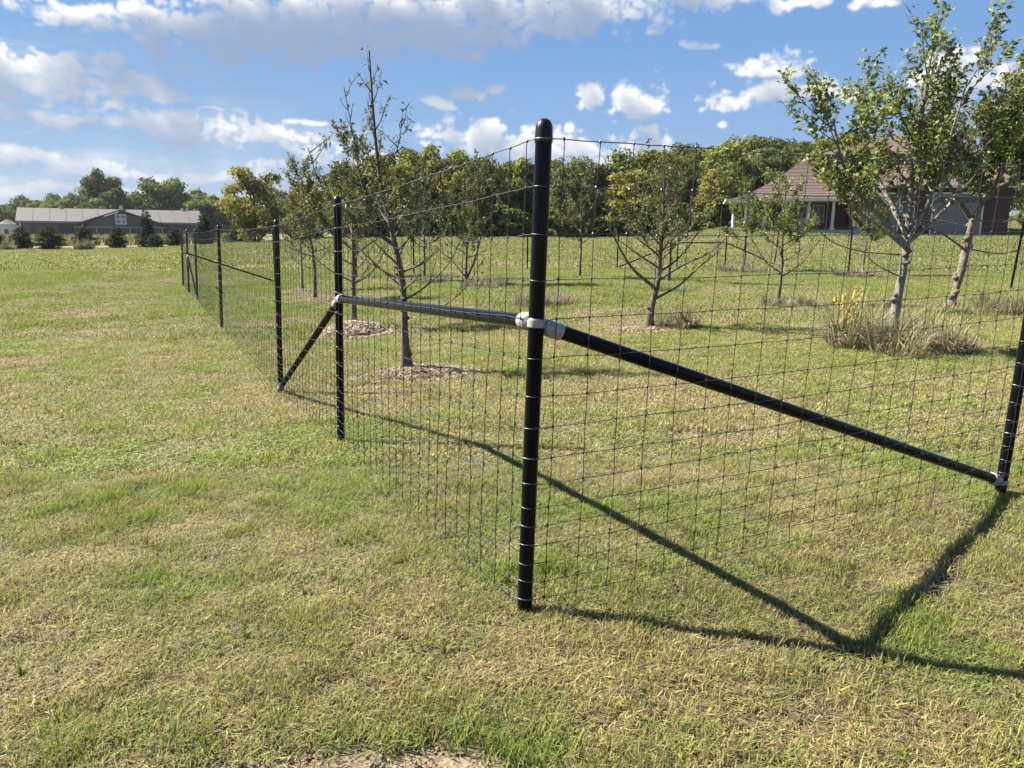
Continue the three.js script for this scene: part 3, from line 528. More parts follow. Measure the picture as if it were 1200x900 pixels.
simple('small orchard tree with bare lower trunk standing alone, just right of the tall corner post', 2.30, 26.82, { seed: 57, h: 3.75, size: .09, nB: 26, bl: [1.25, .6], dens: .6, bare: 1.25, clear: 1.2, limbs: [{ p: [[0, 1.25, 0], [-.5, 1.3, .1], [-1.0, 1.0, .1]], r: .018, leafy: false, n: 3 }] });
simple('orchard tree half hidden behind the low bushy apple', 5.01, 24.98, { seed: 58, h: 3.4, size: .085, r: .07, nB: 24, bl: [1.1, .5], dens: .6, bare: 1.3 });
simple('far orchard tree in front of the porch columns with long grass round it', 10.32, 34.76, { seed: 59, h: 3.7, size: .10, nB: 22, bl: [1.3, .6], dens: .55, pal: PAL.apple, bare: 1.2 });
simple('young orchard tree before the porch roof, between the bushy apple and the big apple', 5.66, 16.46, { seed: 60, h: 2.5, r: .05, size: .07, nB: 22, bl: [.95, .45], dens: .6, bare: 1.15, pal: PAL.apple, limbs: [{ p: [[.02, .7, 0], [-.35, .95, .1], [-.7, 1.45, .1]], r: .018, leafy: false, n: 3 }, { p: [[.02, .6, 0], [.4, .9, .1], [.75, 1.4, .1]], r: .016, leafy: false, n: 3 }] });
simple('orchard tree hidden behind the trunk of the big apple', 13.92, 30.93, { seed: 61, h: 3.9, size: .10, nB: 24, bl: [1.3, .6], dens: .6, bare: 1.2, pal: PAL.apple });
simple('pale leaved orchard tree beyond the knobbly tree, at the end of the garage', 16.3, 23.6, { seed: 62, h: 3.7, size: .09, nB: 30, bl: [1.5, .7], dens: .7, bare: 1.1, pal: PAL.olive, bark: M.paleBark });

// ---------------------------------------------------------------- mulch heaps, grass clumps, yellow flowers
function mulch(label, x, f, rx, rz, h, col, n, seed) {
  const r = rng(seed), root = thing('mulch_heap', label, 'mulch', onGround(x, f)), g = new THREE.SphereGeometry(1, 40, 16, 0, 6.2832, 0, 1.5708), p = g.attributes.position;
  for (let i = 0; i < p.count; i++) { const X = p.getX(i), Y = p.getY(i), Z = p.getZ(i), k = 1 + (fbm(X * 3 + seed, Z * 3, 3, seed) - .5) * .6; const gx = X * rx * k, gz = Z * rz * k; p.setXYZ(i, gx, Math.pow(Math.max(0, Y), 1.5) * h * (.7 + .6 * fbm(X * 4, Z * 4 + seed, 3, 5)) - .03 + groundY(x + gx, gz - f) - groundY(x, -f), gz); }
  g.computeVertexNormals(); part('heap', g, std({ color: lin(col[0] * .7, col[1] * .7, col[2] * .7), map: thatchTex, bumpMap: rep(thatchTex, 3, 2), bumpScale: .05, roughness: 1 }), root);
  const F = new Faces();
  for (let i = 0; i < n; i++) {
    const a = r() * 6.283, d = Math.pow(r(), .62) * 1.3, X = Math.cos(a) * d, Z = Math.sin(a) * d, Y = Math.sqrt(Math.max(0, 1 - d * d)), L = .010 + r() * r() * .045, w = .005 + r() * .014, k = (.5 + r() * .9) * KA, yaw = r() * 6.28;
    const y = Math.pow(Math.max(0, Y), 1.5) * h * (.75 + .5 * fbm(X * 4, Z * 4 + seed, 3, 5)) + groundY(x + X * rx, Z * rz - f) - groundY(x, -f) + .01, cx = Math.cos(yaw), cz = Math.sin(yaw), t1 = (r() - .5) * L, c = [col[0] * k, col[1] * k, col[2] * k];
    const q = [[-L, -w, -t1], [L, -w, t1], [L, w, t1 + .01], [-L, w, -t1 + .01]].map(([u, v, t]) => F.v(X * rx + cx * u - cz * v, y + t, Z * rz + cz * u + cx * v, c));
    F.t(q[0], q[2], q[1]); F.t(q[0], q[3], q[2]);
  }
  part('wood_chips', F.geo(), M.farLeaf, root, 'stuff');
}
mulch('brown leafy mulch mound round the foot of the slender tall tree', -1.2, 9.45, .62, .5, .07, [.43, .355, .26], 1500, 1);
mulch('heap of pale pinkish wood chips seen past the second fence post', -2.86, 13.75, .58, .62, .19, [.64, .54, .43], 2600, 2);
mulch('low mulch ring under the yellowing orchard tree', -5.1, 20.6, .75, .55, .07, [.46, .37, .25], 1500, 3);
mulch('pale mulch patch under the slim pale trunked tree', -6.6, 24.4, .6, .4, .06, [.5, .42, .32], 900, 4);
mulch('scattered pale mulch at the foot of the low bushy apple', 2.1, 12.45, .45, .3, .03, [.5, .4, .28], 1200, 5);
function clump(label, x, f, rad, h, n, cols, seed, name = 'grass_clump', cat = 'tall grass', wid = .006) {
  const r = rng(seed), root = thing(name, label, cat, onGround(x, f, -.02)), F = new Faces(), sub = []; for (let i = 0; i < 16; i++) { const a = r() * 6.283, d = Math.sqrt(r()) * rad * .95; if (seed === 71 && Math.abs(Math.cos(a) * d - .02) < .24 && Math.sin(a) * d > -.1) { i--; continue; } sub.push([Math.cos(a) * d, Math.sin(a) * d, rad * (.12 + r() * .28), .45 + r() * .9]); }
  for (let i = 0; i < n; i++) {
    const q = sub[Math.floor(r() * 16)], a = r() * 6.283, d = Math.sqrt(r()) * q[2], px = q[0] + Math.cos(a) * d, pz = q[1] + Math.sin(a) * d, hh = h * q[3] * (.35 + r() * .75), yaw = a + (r() - .5) * 3, lean = .15 + r() * .95, w = wid * (.5 + r()), c = cols[Math.floor(r() * cols.length)], k = (.6 + r() * .8) * KA;
    const y0 = groundY(x + px, pz - f) - groundY(x, -f), dx = Math.cos(yaw), dz = Math.sin(yaw);
    const P = (t, s) => { const th = lean * (.3 + .9 * t); return F.v(px + dx * Math.sin(th) * hh * t - dz * s, y0 + Math.cos(th) * hh * t, pz + dz * Math.sin(th) * hh * t + dx * s, c, k); };
    const a0 = P(0, -w), a1 = P(0, w), b0 = P(.5, -w * .8), b1 = P(.5, w * .8), t = P(1, 0); F.t(a0, a1, b0); F.t(a1, b1, b0); F.t(b0, b1, t);
  }
  part('blades', F.geo(), M.blade, root, 'stuff'); return root;
}
const TAN = [[.44, .34, .20], [.36, .28, .16], [.50, .41, .25], [.26, .25, .10]], TANG = [...TAN, [.14, .18, .05], [.18, .2, .06]], GREY = [[.30, .25, .19], [.38, .31, .22], [.22, .2, .13], [.16, .18, .07]];
clump('wide ring of tall dry tan grass round the trunk of the big apple tree', 5.08, 10.32, .88, .76, 2800, [...TAN, [.2, .22, .08], [.2, .22, .08]], 71);
clump('grey dry grass tuft to the right of the low bushy apple', 2.72, 12.6, .34, .40, 1100, TANG, 72);
clump('dry weeds and twigs round the young tree before the porch', 5.85, 16.1, .6, .26, 900, GREY, 73);
clump('dark mat of long grass under the far tree before the porch columns', 10.1, 34.0, 1.3, .45, 1600, GREY, 74, 'grass_clump', 'tall grass', .012);
clump('pile of dry twigs and grass behind the tall corner post', .72, 17.3, .75, .36, 1500, GREY, 75);
clump('green and tan weeds beside the knobbly tree, along the right hand post', 9.6, 14.4, .75, .5, 1700, TANG, 76);
clump('straw coloured grass at the foot of the knobbly tree', 8.4, 14.5, .6, .3, 1100, TANG, 77);
clump('small leafy weed patch on the lawn behind the low bushy apple', 4.3, 20.4, .45, .25, 500, [[.12, .18, .04], [.16, .2, .06], [.2, .2, .1]], 78);
clump('grass tuft under the tree halfway along the level brace pipe', -2.8, 25.9, .6, .35, 700, GREY, 79, 'grass_clump', 'tall grass', .01);
clump('grey tuft beside the multi stemmed orchard tree', -.9, 22.9, .7, .35, 800, GREY, 80, 'grass_clump', 'tall grass', .01);
clump('grass tuft round the tree hidden behind the big apple trunk', 13.6, 30.3, 1.0, .5, 900, GREY, 82, 'grass_clump', 'tall grass', .012);
function flowers(label, x, f, h, seed, dx) {
  const r = rng(seed), root = thing('yellow_wildflower', label, 'flowering plant', onGround(x, f)), F = new Faces(), stems = [];
  for (let s = 0; s < 6; s++) {
    const pts = bend(V((r() - .5) * .1, 0, (r() - .5) * .1), V(dx + (r() - .5) * .9, 1, (r() - .5) * .9), h * (.7 + r() * .4), 6, r, { wob: .2 }); stems.push(limb(pts, taper(pts, .004, .002), 4));
    for (let i = 0; i < 70; i++) { const q = along(pts, .1 + .9 * Math.pow(r(), .45)), yel = q.p.y > h * .58 && r() < .9, k = .7 + r() * .5; leaf(F, q.p, V(r() - .5, r() * .6 - .2, r() - .5), r, yel ? .045 : .07, yel ? .035 : .018, yel ? [.85 * k, .70 * k, .16] : [.30 * k, .30 * k, .06], .5); }
  }
  part('stem', mergeGeometries(stems), M.twig, root); part('flower_head', F.geo(), M.farLeaf, root, 'stuff');
}
flowers('bright yellow flowering weed low at the near edge of the dry grass ring', 4.5, 10.4, .40, 83, -.1);
flowers('taller yellow flowering weed standing behind the dry grass ring', 4.72, 10.9, .8, 84, -.05);

// ---------------------------------------------------------------- trees beyond the orchard
// a crown of many small leaf faces gathered in ragged clumps
function crownGeo(seed, lobes, nF, size, pal, density = .6) {
  const r = rng(seed), F = new Faces(), tot = lobes.reduce((s, l) => s + l[3] * l[4], 0);
  for (const [lx, ly, lz, rad, rv] of lobes) {
    const n = Math.round(nF * rad * rv / tot), tone = .62 + r() * .8;
    for (let i = 0; i < n; i++) {
      const a = r() * 6.283, b = Math.acos(2 * r() - 1), rr = Math.pow(r(), .3), ux = Math.sin(b) * Math.cos(a), uy = Math.cos(b), uz = Math.sin(b) * Math.sin(a);
      const wob = 1 + (fbm(ux * 2.2 + seed + lx, uy * 2.2 + uz * 1.7 + ly, 3, seed) - .5) * 1.0;
      const x = lx + ux * rad * rr * wob, y = ly + uy * rv * rr * wob, z = lz + uz * rad * rr * wob;
      if (fbm(x * .9 + seed, y * .9 + z * .7, 3, seed + 9) < density * .5) continue;
      const c0 = pal[Math.floor(r() * pal.length)], k = tone * (.6 + r() * .85), c = [c0[0] * k, c0[1] * k, c0[2] * k], s = size * (.55 + r() * .9);
      cluster(F, V(x, y, z), V(ux * .9 + (r() - .5) * 1.5, uy * .9 + .35 + (r() - .5) * 1.5, uz * .9 + (r() - .5) * 1.5), r, s, s * .8, c);
    }
  }
  return F.geo();
}
function broadleaf(name, label, pos, seed, h, w, nF, size, pal, o = {}) {
  const r = rng(seed), root = thing(name, label, o.cat || 'tree', pos, 0, o.group), lobes = [], lift = o.lift ?? .18, n = o.lobes || 16, limbs = [];
  const trunkPts = smooth([V(0, -.3, 0), V(r() * .1 * w, h * .3, 0), V((r() - .5) * .15 * w, h * .62, (r() - .5) * .1 * w)], 8); limbs.push(limb(trunkPts, taper(trunkPts, h * .024, h * .010), 7));
  for (let i = 0; i < n; i++) {
    const t = (i + .5) / n, yy = mixn(lift, .90, t), prof = Math.pow(Math.sin(Math.PI * clamp((yy - lift * .6) / (1.08 - lift * .6), 0, 1)), .65), a = i * 2.4 + r() * 1.2, d = w * .5 * prof * (.30 + r() * .5);
    const L = [Math.cos(a) * d, yy * h + (r() - .5) * h * .06, Math.sin(a) * d, w * (.13 + r() * .12) * (.6 + .5 * prof), h * (.07 + r() * .07)]; lobes.push(L);
    const q = along(trunkPts, clamp(yy * .85, .2, .98)), pts = smooth([q.p, q.p.clone().lerp(V(L[0], L[1], L[2]), .5).add(V(0, h * .02, 0)), V(L[0], L[1], L[2])], 5); limbs.push(limb(pts, taper(pts, h * .008, h * .002), 4));
  }
  part('trunk', mergeGeometries(limbs), M.farBark, root);
  part('crown', crownGeo(seed, lobes, nF, size, pal, o.density), M.farLeaf, root, 'stuff'); return root;
}
const C_MID = [[0.189, 0.221, 0.039], [0.247, 0.273, 0.047], [0.143, 0.176, 0.031], [0.299, 0.293, 0.052]], C_DARK = [[0.111, 0.153, 0.029], [0.143, 0.185, 0.034], [0.078, 0.114, 0.023], [0.182, 0.215, 0.039]], C_YEL = [[0.312, 0.286, 0.065], [0.247, 0.247, 0.058], [0.39, 0.325, 0.072], [0.182, 0.195, 0.052]], C_OLV = [[0.169, 0.182, 0.065], [0.215, 0.215, 0.078], [0.13, 0.15, 0.058], [0.26, 0.24, 0.091]];
const G_HEDGE = 'trees of the wood edge behind the orchard', G_HILL = 'tall trees on the wooded rise beside the house', G_FAR = 'trees of the distant belt behind the long barn', G_LOW = 'low bushes along the foot of the wood edge';
const seedAt = (px, py, f) => onGround(px, f);
const protos = {
  mid: broadleaf('wood_edge_tree', 'rounded mid green tree of the wood edge behind the orchard', onGround(-11.5, 78), 201, 8.2, 6.6, 8000, .30, C_MID, { group: G_HEDGE, lift: .08 }),
  dark: broadleaf('wood_edge_tree', 'dark green tree of the wood edge behind the orchard', onGround(2.8, 80), 202, 7.4, 6.2, 8000, .30, C_DARK, { group: G_HEDGE, lift: .08 }),
  olive: broadleaf('wood_edge_tree', 'olive green tree of the wood edge behind the orchard', onGround(-7.2, 77), 203, 7.8, 5.4, 7000, .29, C_OLV, { group: G_HEDGE, lift: .08 }),
  hill: broadleaf('hill_tree', 'tall dark tree on the wooded rise beside the house', onGround(29, 128), 204, 12.6, 12, 13000, .48, C_DARK, { group: G_HILL, lobes: 22, lift: .1 }),
  hill2: broadleaf('hill_tree', 'broad mid green tree on the wooded rise beside the house', onGround(35, 122), 205, 12.6, 11.5, 13000, .47, C_MID, { group: G_HILL, lobes: 22, lift: .1 }),
  far: broadleaf('distant_tree', 'bluish green tree in the distant belt behind the long barn', onGround(-190, 330), 206, 15, 17, 4000, 1.0, C_DARK, { group: G_FAR, lobes: 12, lift: .05 }),
  low: broadleaf('wood_edge_bush', 'dark low bush at the foot of the wood edge', onGround(0, 74), 207, 2.6, 4.0, 3000, .24, C_DARK, { group: G_LOW, cat: 'bush', lobes: 12, lift: .02, density: .3 }),
};
const yTree = broadleaf('yellowing_tree', 'loose yellow green tree standing alone at the end of the wood edge', onGround(-25.2, 76), 208, 7.4, 6.2, 8000, .27, C_YEL, { lift: .06, density: .8, lobes: 20 });
copyOf(yTree, onGround(-20.4, 78), 2.1, V(.75, .8, .75), 'smaller yellowing tree beside the loose yellow green one');
copyOf(yTree, onGround(11.0, 74), 1.1, V(1.05, .84, 1.05), 'rounded golden yellow bush tree behind the low bushy apple');
copyOf(yTree, onGround(19.6, 76), 4.1, V(.8, .78, .8), 'bright yellow green tree close to the porch corner');
copyOf(yTree, onGround(-15.6, 76), 3.3, V(.8, .9, .8), 'tall yellowish tree behind the second fence post');
copyOf(yTree, onGround(17.0, 84), 5.3, V(.8, 1.1, .8), 'dull golden tree at the foot of the wooded rise');
copyOf(yTree, onGround(6.2, 76), .4, V(.7, .75, .7), 'small yellow green tree right of the tall corner post');
copyOf(yTree, onGround(-11.0, 75), 1.7, V(.85, .95, .85), 'yellow green tree behind the slender tall tree');
copyOf(yTree, onGround(-5.6, 75), 2.9, V(.75, .85, .75), 'yellow green tree behind the multi stemmed tree');
const R7 = rng(7001);
// says where a far tree stands by what one sees it beside
const MARKS = [[33, 'the near end of the barn'], [106, 'the barn gable'], [178, 'the tallest spruce'], [243, 'the far end of the barn'], [327, 'the third fence post'], [400, 'the second fence post'], [477, 'the slender tall tree'], [546, 'the multi stemmed tree'], [625, 'the tall corner post'], [679, 'the lone straight tree'], [766, 'the low bushy apple'], [857, 'the porch corner'], [911, 'the young porch tree'], [1040, 'the big apple'], [1120, 'the knobbly tree']];
function spot(x, f) {
  const px = 600 + x / f * 900 * .985; let b = MARKS[0]; for (const m of MARKS) if (Math.abs(m[0] - px) < Math.abs(b[0] - px)) b = m;
  const d = px - b[0]; return (Math.abs(d) < 9 ? 'behind ' : Math.abs(d) < 26 ? (d < 0 ? 'just left of ' : 'just right of ') : d < 0 ? 'left of ' : 'right of ') + b[1];
}
const said = {};
function farCopy(src, words, x, f, dy, s) { const l = `${words}, ${spot(x, f)}`; if (said[l] && src !== protos.far) return; said[l] = 1; const c = copyOf(src, onGround(x, f, dy), R7() * 6.28, s, l); return c; }
for (const [k, w] of [['mid', 'mid green wood edge tree'], ['dark', 'dark green wood edge tree'], ['olive', 'olive wood edge tree'], ['hill', 'tall dark tree on the rise'], ['hill2', 'tall mid green tree on the rise'], ['far', 'distant dark tree'], ['low', 'dark low bush at the wood edge']]) { const p = protos[k]; p.userData.label = `${w}, ${spot(p.position.x, -p.position.z)}`; }
for (const [k, x, f, s, sy] of [['dark', -17.8, 82, .9, .95], ['olive', -13.4, 76, .8, .82], ['mid', -4.2, 79, .85, 1.0], ['dark', -8.8, 83, 1.0, 1.12], ['mid', -9.6, 80, .8, 1.12], ['olive', -2.0, 77, .7, .95], ['mid', .2, 80, .8, .95], ['olive', 4.6, 76, .8, .9], ['dark', 7.8, 82, 1.0, 1.05], ['mid', 14.6, 82, 1.0, 1.05], ['olive', 8.4, 80, .75, .95], ['dark', 12.4, 84, 1.1, 1.15], ['dark', 21.8, 82, .9, .85], ['mid', -14.6, 84, .9, 1.05], ['dark', -22.8, 84, .8, .6], ['dark', -1.2, 85, 1.0, 1.02], ['olive', 2.0, 84, .9, 1.0], ['dark', 5.4, 86, 1.1, 1.05], ['dark', 17.6, 88, 1.0, 1.0], ['mid', -6.0, 86, .9, 1.1]])
  farCopy(protos[k], { mid: 'mid green wood edge tree', dark: 'dark green wood edge tree', olive: 'olive wood edge tree' }[k] + (f > 81 ? ' further back' : ''), x, f, -.1, V(s, sy, s));
for (const [k, x, f, s] of [['hill', 18, 112, .72], ['hill2', 13, 108, .62], ['hill', 25, 120, .9], ['hill2', 22, 106, .72], ['hill2', 30, 114, .82], ['hill', 37, 112, .82], ['hill', 42, 124, .98], ['hill2', 46, 112, .88], ['hill', 52, 122, 1.0], ['hill2', 58, 112, .9], ['hill', 66, 122, .95], ['hill2', 73, 110, .85], ['hill', 80, 118, .8], ['hill', 6, 112, .5], ['hill', -1, 116, .5], ['hill', 34, 104, .7], ['hill', 27, 104, .6], ['hill2', 62, 102, .7], ['hill', 40, 103, .68]])
  farCopy(protos[k], (k === 'hill' ? 'tall dark tree on the rise' : 'tall mid green tree on the rise') + (f > 115 ? ' further back' : ''), x, f, -.3, V(s, s * (.93 + R7() * .16), s * .85));
for (let i = 0; i < 26; i++) { const x = mixn(-20.5, 23, i / 25) + (R7() - .5) * 1.2, s = .75 + R7() * .6; farCopy(protos.low, 'dark low bush at the wood edge', x, 72.5 + R7() * 3.5, -.1, V(s, .7 + R7() * .5, s)); }
for (let i = 0; i < 30; i++) { const az = mixn(-40, -16, (i + R7() * .8) / 30) * D2R, f = 300 + R7() * 70, s = .78 + R7() * .45; farCopy(protos.far, (s > 1.06 ? 'tall ' : s < .9 ? 'low ' : '') + 'distant dark tree' + (f > 335 ? ' far back' : ''), Math.tan(az) * f, f, -.5, V(s * 1.15, s * 1.08, s * 1.15)); }
broadleaf('barn_tree', 'large rounded dark tree rising above the barn roof, the taller of two', onGround(-139, 268), 221, 21, 15.5, 9000, .85, C_DARK, { lobes: 20, lift: .15 });
broadleaf('barn_tree', 'broad spreading dark tree above the right half of the barn roof', onGround(-119, 268), 222, 19.5, 19, 10000, .85, C_DARK, { lobes: 24, lift: .15 });
broadleaf('barn_tree', 'darker lower tree between the two large trees behind the barn', onGround(-130, 255), 223, 15.5, 13, 6000, .8, C_DARK, { lobes: 14, lift: .1 });
broadleaf('barn_tree', 'dark rounded tree past the far end of the barn', onGround(-92, 240), 224, 11.5, 15, 6000, .75, C_DARK, { lobes: 16, lift: .05 });
broadleaf('barn_tree', 'pale green rounded tree by the near end of the barn', onGround(-130, 215), 225, 9, 6.5, 3500, .6, C_MID, { lobes: 12, lift: .1 });

// ---------------------------------------------------------------- the row of young spruces on the far lawn
function spruce(label, x, f, h, w, seed, group) {
  const r = rng(seed), root = thing('young_spruce', label, 'spruce', onGround(x, f, -.05), 0, group), F = new Faces(), pal = [[.035, .062, .035], [.05, .085, .045], [.07, .10, .05], [.03, .05, .03]];
  part('trunk', rod(V(0, -.1, 0), V(0, h * .97, 0), .05, 6, .008), M.farBark, root);
  const tiers = Math.round(h * 7);
  for (let t = 0; t < tiers; t++) { const y = h * (.03 + .93 * t / tiers), rad = w * .5 * Math.pow(1 - t / tiers, h > 4 ? .85 : .55) * Math.min(1, .6 + t / tiers * 2.4) * (.85 + r() * .35), nb = Math.max(4, Math.round(9 * (1 - t / tiers) + 4));
    for (let b = 0; b < nb; b++) { const a = r() * 6.283, L = rad * (.75 + r() * .4), n = Math.max(4, Math.round(L * 26));
      for (let i = 0; i < n; i++) { const u = (i + r()) / n, c = pal[Math.floor(r() * 4)], k = .7 + u * .6; leaf(F, V(Math.cos(a) * L * u, y + L * u * .22 - L * u * u * .1, Math.sin(a) * L * u), V(Math.cos(a) + (r() - .5) * 1.5, .25 + (r() - .5) * .7, Math.sin(a) + (r() - .5) * 1.5), r, .27, .11, [c[0] * k, c[1] * k, c[2] * k], .15); } } }
  part('foliage', F.geo(), M.farLeaf, root, 'stuff'); return root;
}
const SPR_S = 1.12;
const G_SPR = 'young spruces in a row on the far lawn';
const spx = (px, f) => (px - 600) / 900 * f * 1.0;
for (const [label, px, f, h, w, seed] of [
  ['young spruce cut by the edge of the view, first of the row', -2, 86, 2.5, 2.4, 301], ['squat spruce beside the pale bush, second of the row', 33, 88, 2.4, 2.4, 302], ['wide dark spruce below the near end of the barn', 66, 84, 2.4, 2.7, 303],
  ['dark spruce directly before the barn gable', 106, 88, 2.7, 2.5, 304], ['squat rounded spruce just right of the barn gable', 143, 88, 2.3, 2.1, 305], ['tallest pointed spruce of the row on the far lawn', 178, 88, 4.2, 2.3, 306], ['little spruce leaning against the tallest one', 187, 84, 1.5, 1.8, 307],
  ['dark spruce just before the fence\'s far end', 209, 92, 2.0, 2.2, 308], ['tall wide spruce seen through the far end of the fence', 244, 90, 3.6, 2.7, 309], ['dark rounded spruce behind the fence wire under the yellow green tree', 283, 92, 2.3, 2.6, 310]]) spruce(label, spx(px, f), f, h * SPR_S, w * SPR_S, seed, G_SPR);
clump('pale grey green bush between the first spruces', spx(17, 82), 82, .9, 1.1, 700, [[.14, .15, .07], [.2, .19, .1]], 330, 'pale_bush', 'bush', .03);
clump('pale dry shrub at the foot of the spruce before the barn gable', spx(104, 80), 80, .8, 1.3, 600, [[.2, .2, .11], [.16, .17, .08]], 331, 'pale_bush', 'bush', .03);
{ // the strip of tall yellowing crop in front of the barn
  const r = rng(340), F = new Faces();
  for (let i = 0; i < 14000; i++) { const f = 104 + Math.pow(r(), .8) * 62, x = mixn(-.74, -.34, r()) * f, h = (.3 + r() * .8) * (.5 + 1.1 * fbm(x * .07, f * .1, 3, 341)), a = r() * 6.28, w = .25 + r() * .3, k = (.7 + r() * .6) * KA, c0 = r() < .5 ? [.28, .24, .09] : r() < .6 ? [.16, .18, .05] : [.32, .25, .12], c = [c0[0] * k, c0[1] * k, c0[2] * k], y = groundY(x, -f) - .1, b = F.v(x - Math.cos(a) * w, y, -f - Math.sin(a) * w, c), d = F.v(x + Math.cos(a) * w, y, -f + Math.sin(a) * w, c), t = F.v(x + (r() - .5) * .5, y + h, -f + (r() - .5) * .5, c); F.t(b, d, t); }
  tag(part('tall_field_grass', F.geo(), M.farLeaf, scene), 'strip of tall yellowing field grass between the spruces and the barn', 'field grass', null, 'stuff');
}
// ---------------------------------------------------------------- the long barn
const barnTrim = std({ color: lin(.42, .41, .40), roughness: .7 });
const metalRoof = std({ color: lin(.13, .126, .132), roughness: .85, map: grainTex }), barnWall = std({ color: lin(.17, .16, .155), roughness: .8, map: grainTex }), whiteTrim = std({ color: lin(.78, .77, .74), roughness: .6 }), darkGlass = std({ color: lin(.03, .035, .04), roughness: .15 });
function prism(pts, depth, mat, name, parent, pos, turn = 0) { // outline in x,y pushed back along -z
  const g = new THREE.ExtrudeGeometry(new THREE.Shape(pts.map(([x, y]) => new THREE.Vector2(x, y))), { depth, bevelEnabled: false }); g.translate(0, 0, -depth); const m = part(name, g, mat, parent); if (pos) m.position.copy(pos); m.rotation.y = turn; return m;
}
{
  const A = V(-123.5, 0, -196), Bp = V(-86, 0, -216.5), d = Bp.clone().sub(A), L = d.length(), turn = Math.atan2(-d.z, d.x), gy = Math.min(groundY(A.x, A.z), groundY(Bp.x, Bp.z)) - .3;
  const b = thing('long_barn', 'long low grey barn with pale roof and a wide gabled entrance front, beyond the spruces', 'barn', V(A.x, gy, A.z), turn);   // local x along the barn, z towards us
  const e = 4.3, rg = 7.6, dp = 20;
  prism([[0, 0], [L, 0], [L, e], [0, e]], dp, barnWall, 'wall', b);
  for (const s of [0, 1]) { const n = 12; for (let i = 0; i < n; i++) { // roof in long sheets with seams
    const x0 = -.8 + (L + 1.6) * i / n, w = (L + 1.6) / n - .06, g = new THREE.BufferGeometry(), z0 = s ? -dp - .8 : .8, z1 = -dp / 2, y0 = e - .15, y1 = rg;
    g.setAttribute('position', new THREE.Float32BufferAttribute([x0, y0, z0, x0 + w, y0, z0, x0 + w, y1, z1, x0, y1, z1, x0, y0 - .2, z0, x0 + w, y0 - .2, z0, x0 + w, y1 - .2, z1, x0, y1 - .2, z1], 3)); g.setAttribute('uv', new THREE.Float32BufferAttribute([0, 0, 1, 0, 1, 1, 0, 1, 0, 0, 1, 0, 1, 1, 0, 1], 2));
    g.setIndex(s ? [0, 2, 1, 0, 3, 2, 4, 5, 6, 4, 6, 7, 0, 1, 5, 0, 5, 4] : [0, 1, 2, 0, 2, 3, 4, 6, 5, 4, 7, 6, 0, 5, 1, 0, 4, 5]); const ng = g.toNonIndexed(); ng.computeVertexNormals(); part('roof_sheet', ng, metalRoof, b); } }
  for (const x of [0, L]) { const g = new THREE.Shape([new THREE.Vector2(0, e), new THREE.Vector2(dp, e), new THREE.Vector2(dp / 2, rg - .2)]); const m = part('gable', new THREE.ExtrudeGeometry(g, { depth: .2, bevelEnabled: false }), barnWall, b); m.rotation.y = Math.PI / 2; m.position.set(x ? L - .2 : 0, 0, 0); }
  part('fascia', box(L + 1.6, .22, .12, L / 2, e - .45, .86), barnTrim, b); part('corner_trim', box(.3, e, .3, .05, e / 2, .05), whiteTrim, b);
  for (let i = 0; i < 9; i++) { const x = 3 + i * 3.1; if (x > 10 && x < 34) continue; part('window', box(1.3, 1.0, .1, x, 2.4, .06), darkGlass, b); }
  // the gabled entrance front
  const gx = 22.5, gw = 12.2, gp = 5.8;
  prism([[gx - gw * .78, 0], [gx + gw * .78, 0], [gx + gw * .78, 3.3], [gx, gp + .9], [gx - gw * .78, 3.3]], 10, barnWall, 'entrance_wall', b, V(0, 0, 7));
  for (const s of [-1, 1]) { const g = rod(V(0, 0, 0), V(0, 1, 0), .1, 4); const len = Math.hypot(gw, gp + 1.1 - 2.7), ang = Math.atan2(gp + 1.1 - 2.7, gw); const m = part('entrance_roof', box(len, .25, 11.5, 0, 0, 0), metalRoof, b); m.position.set(gx + s * gw / 2, (gp + 1.1 + 2.7) / 2 + .15, 2.0); m.rotation.z = -s * ang; const t = part('verge_trim', box(len, .22, .15), barnWall, b); t.position.set(gx + s * gw / 2, (gp + 1.1 + 2.7) / 2 + .05, 7.85); t.rotation.z = -s * ang; }
  part('tie_beam', box(gw * 1.75, .25, .2, gx, 2.75, 7.1), barnTrim, b);
  for (let i = 0; i < 6; i++) part('porch_post', box(.3, 2.7, .3, gx - 9.5 + i * 3.8, 1.35, 7.6), barnTrim, b);
  const q = part('gable_emblem', box(2.6, 2.6, .12, gx, 4.75, 7.08), whiteTrim, b); const em = std({ color: lin(.30, .31, .33), roughness: .7 });
  for (const [sx, sy] of [[-1, -1], [1, -1], [-1, 1], [1, 1]]) { const m = part('emblem_diamond', box(.72, .72, .05, 0, 0, 0), em, q); m.position.set(gx + sx * .58, 4.75 + sy * .58, 7.16); m.rotation.z = Math.PI / 4; }
  for (const [x, s] of [[9, .35], [gx + 1, .5], [39, .35]]) { const c = part('cupola', box(1.5 * s, 1.8 * s, 1.5 * s, x, rg + .5 * s, -dp / 2), whiteTrim, b); const cg = new THREE.ConeGeometry(1.3 * s, 1.0 * s, 4); cg.rotateY(Math.PI / 4); cg.translate(x, rg + 1.9 * s, -dp / 2); part('cupola_roof', cg, metalRoof, c); }
}
{ const s = thing('white_shed', 'small white shed beyond the spruces by the near end of the barn', 'shed', onGround(-117.5, 182, -.2), .3);
  part('wall', box(2.6, 3.2, 2.6, 0, 1.6, 0), whiteTrim, s); const g = new THREE.ConeGeometry(2.2, 1.2, 4); g.rotateY(Math.PI / 4); g.translate(0, 3.8, 0); part('roof', g, metalRoof, s); part('door', box(.9, 2, .08, 0, 1.0, 1.33), barnWall, s); }

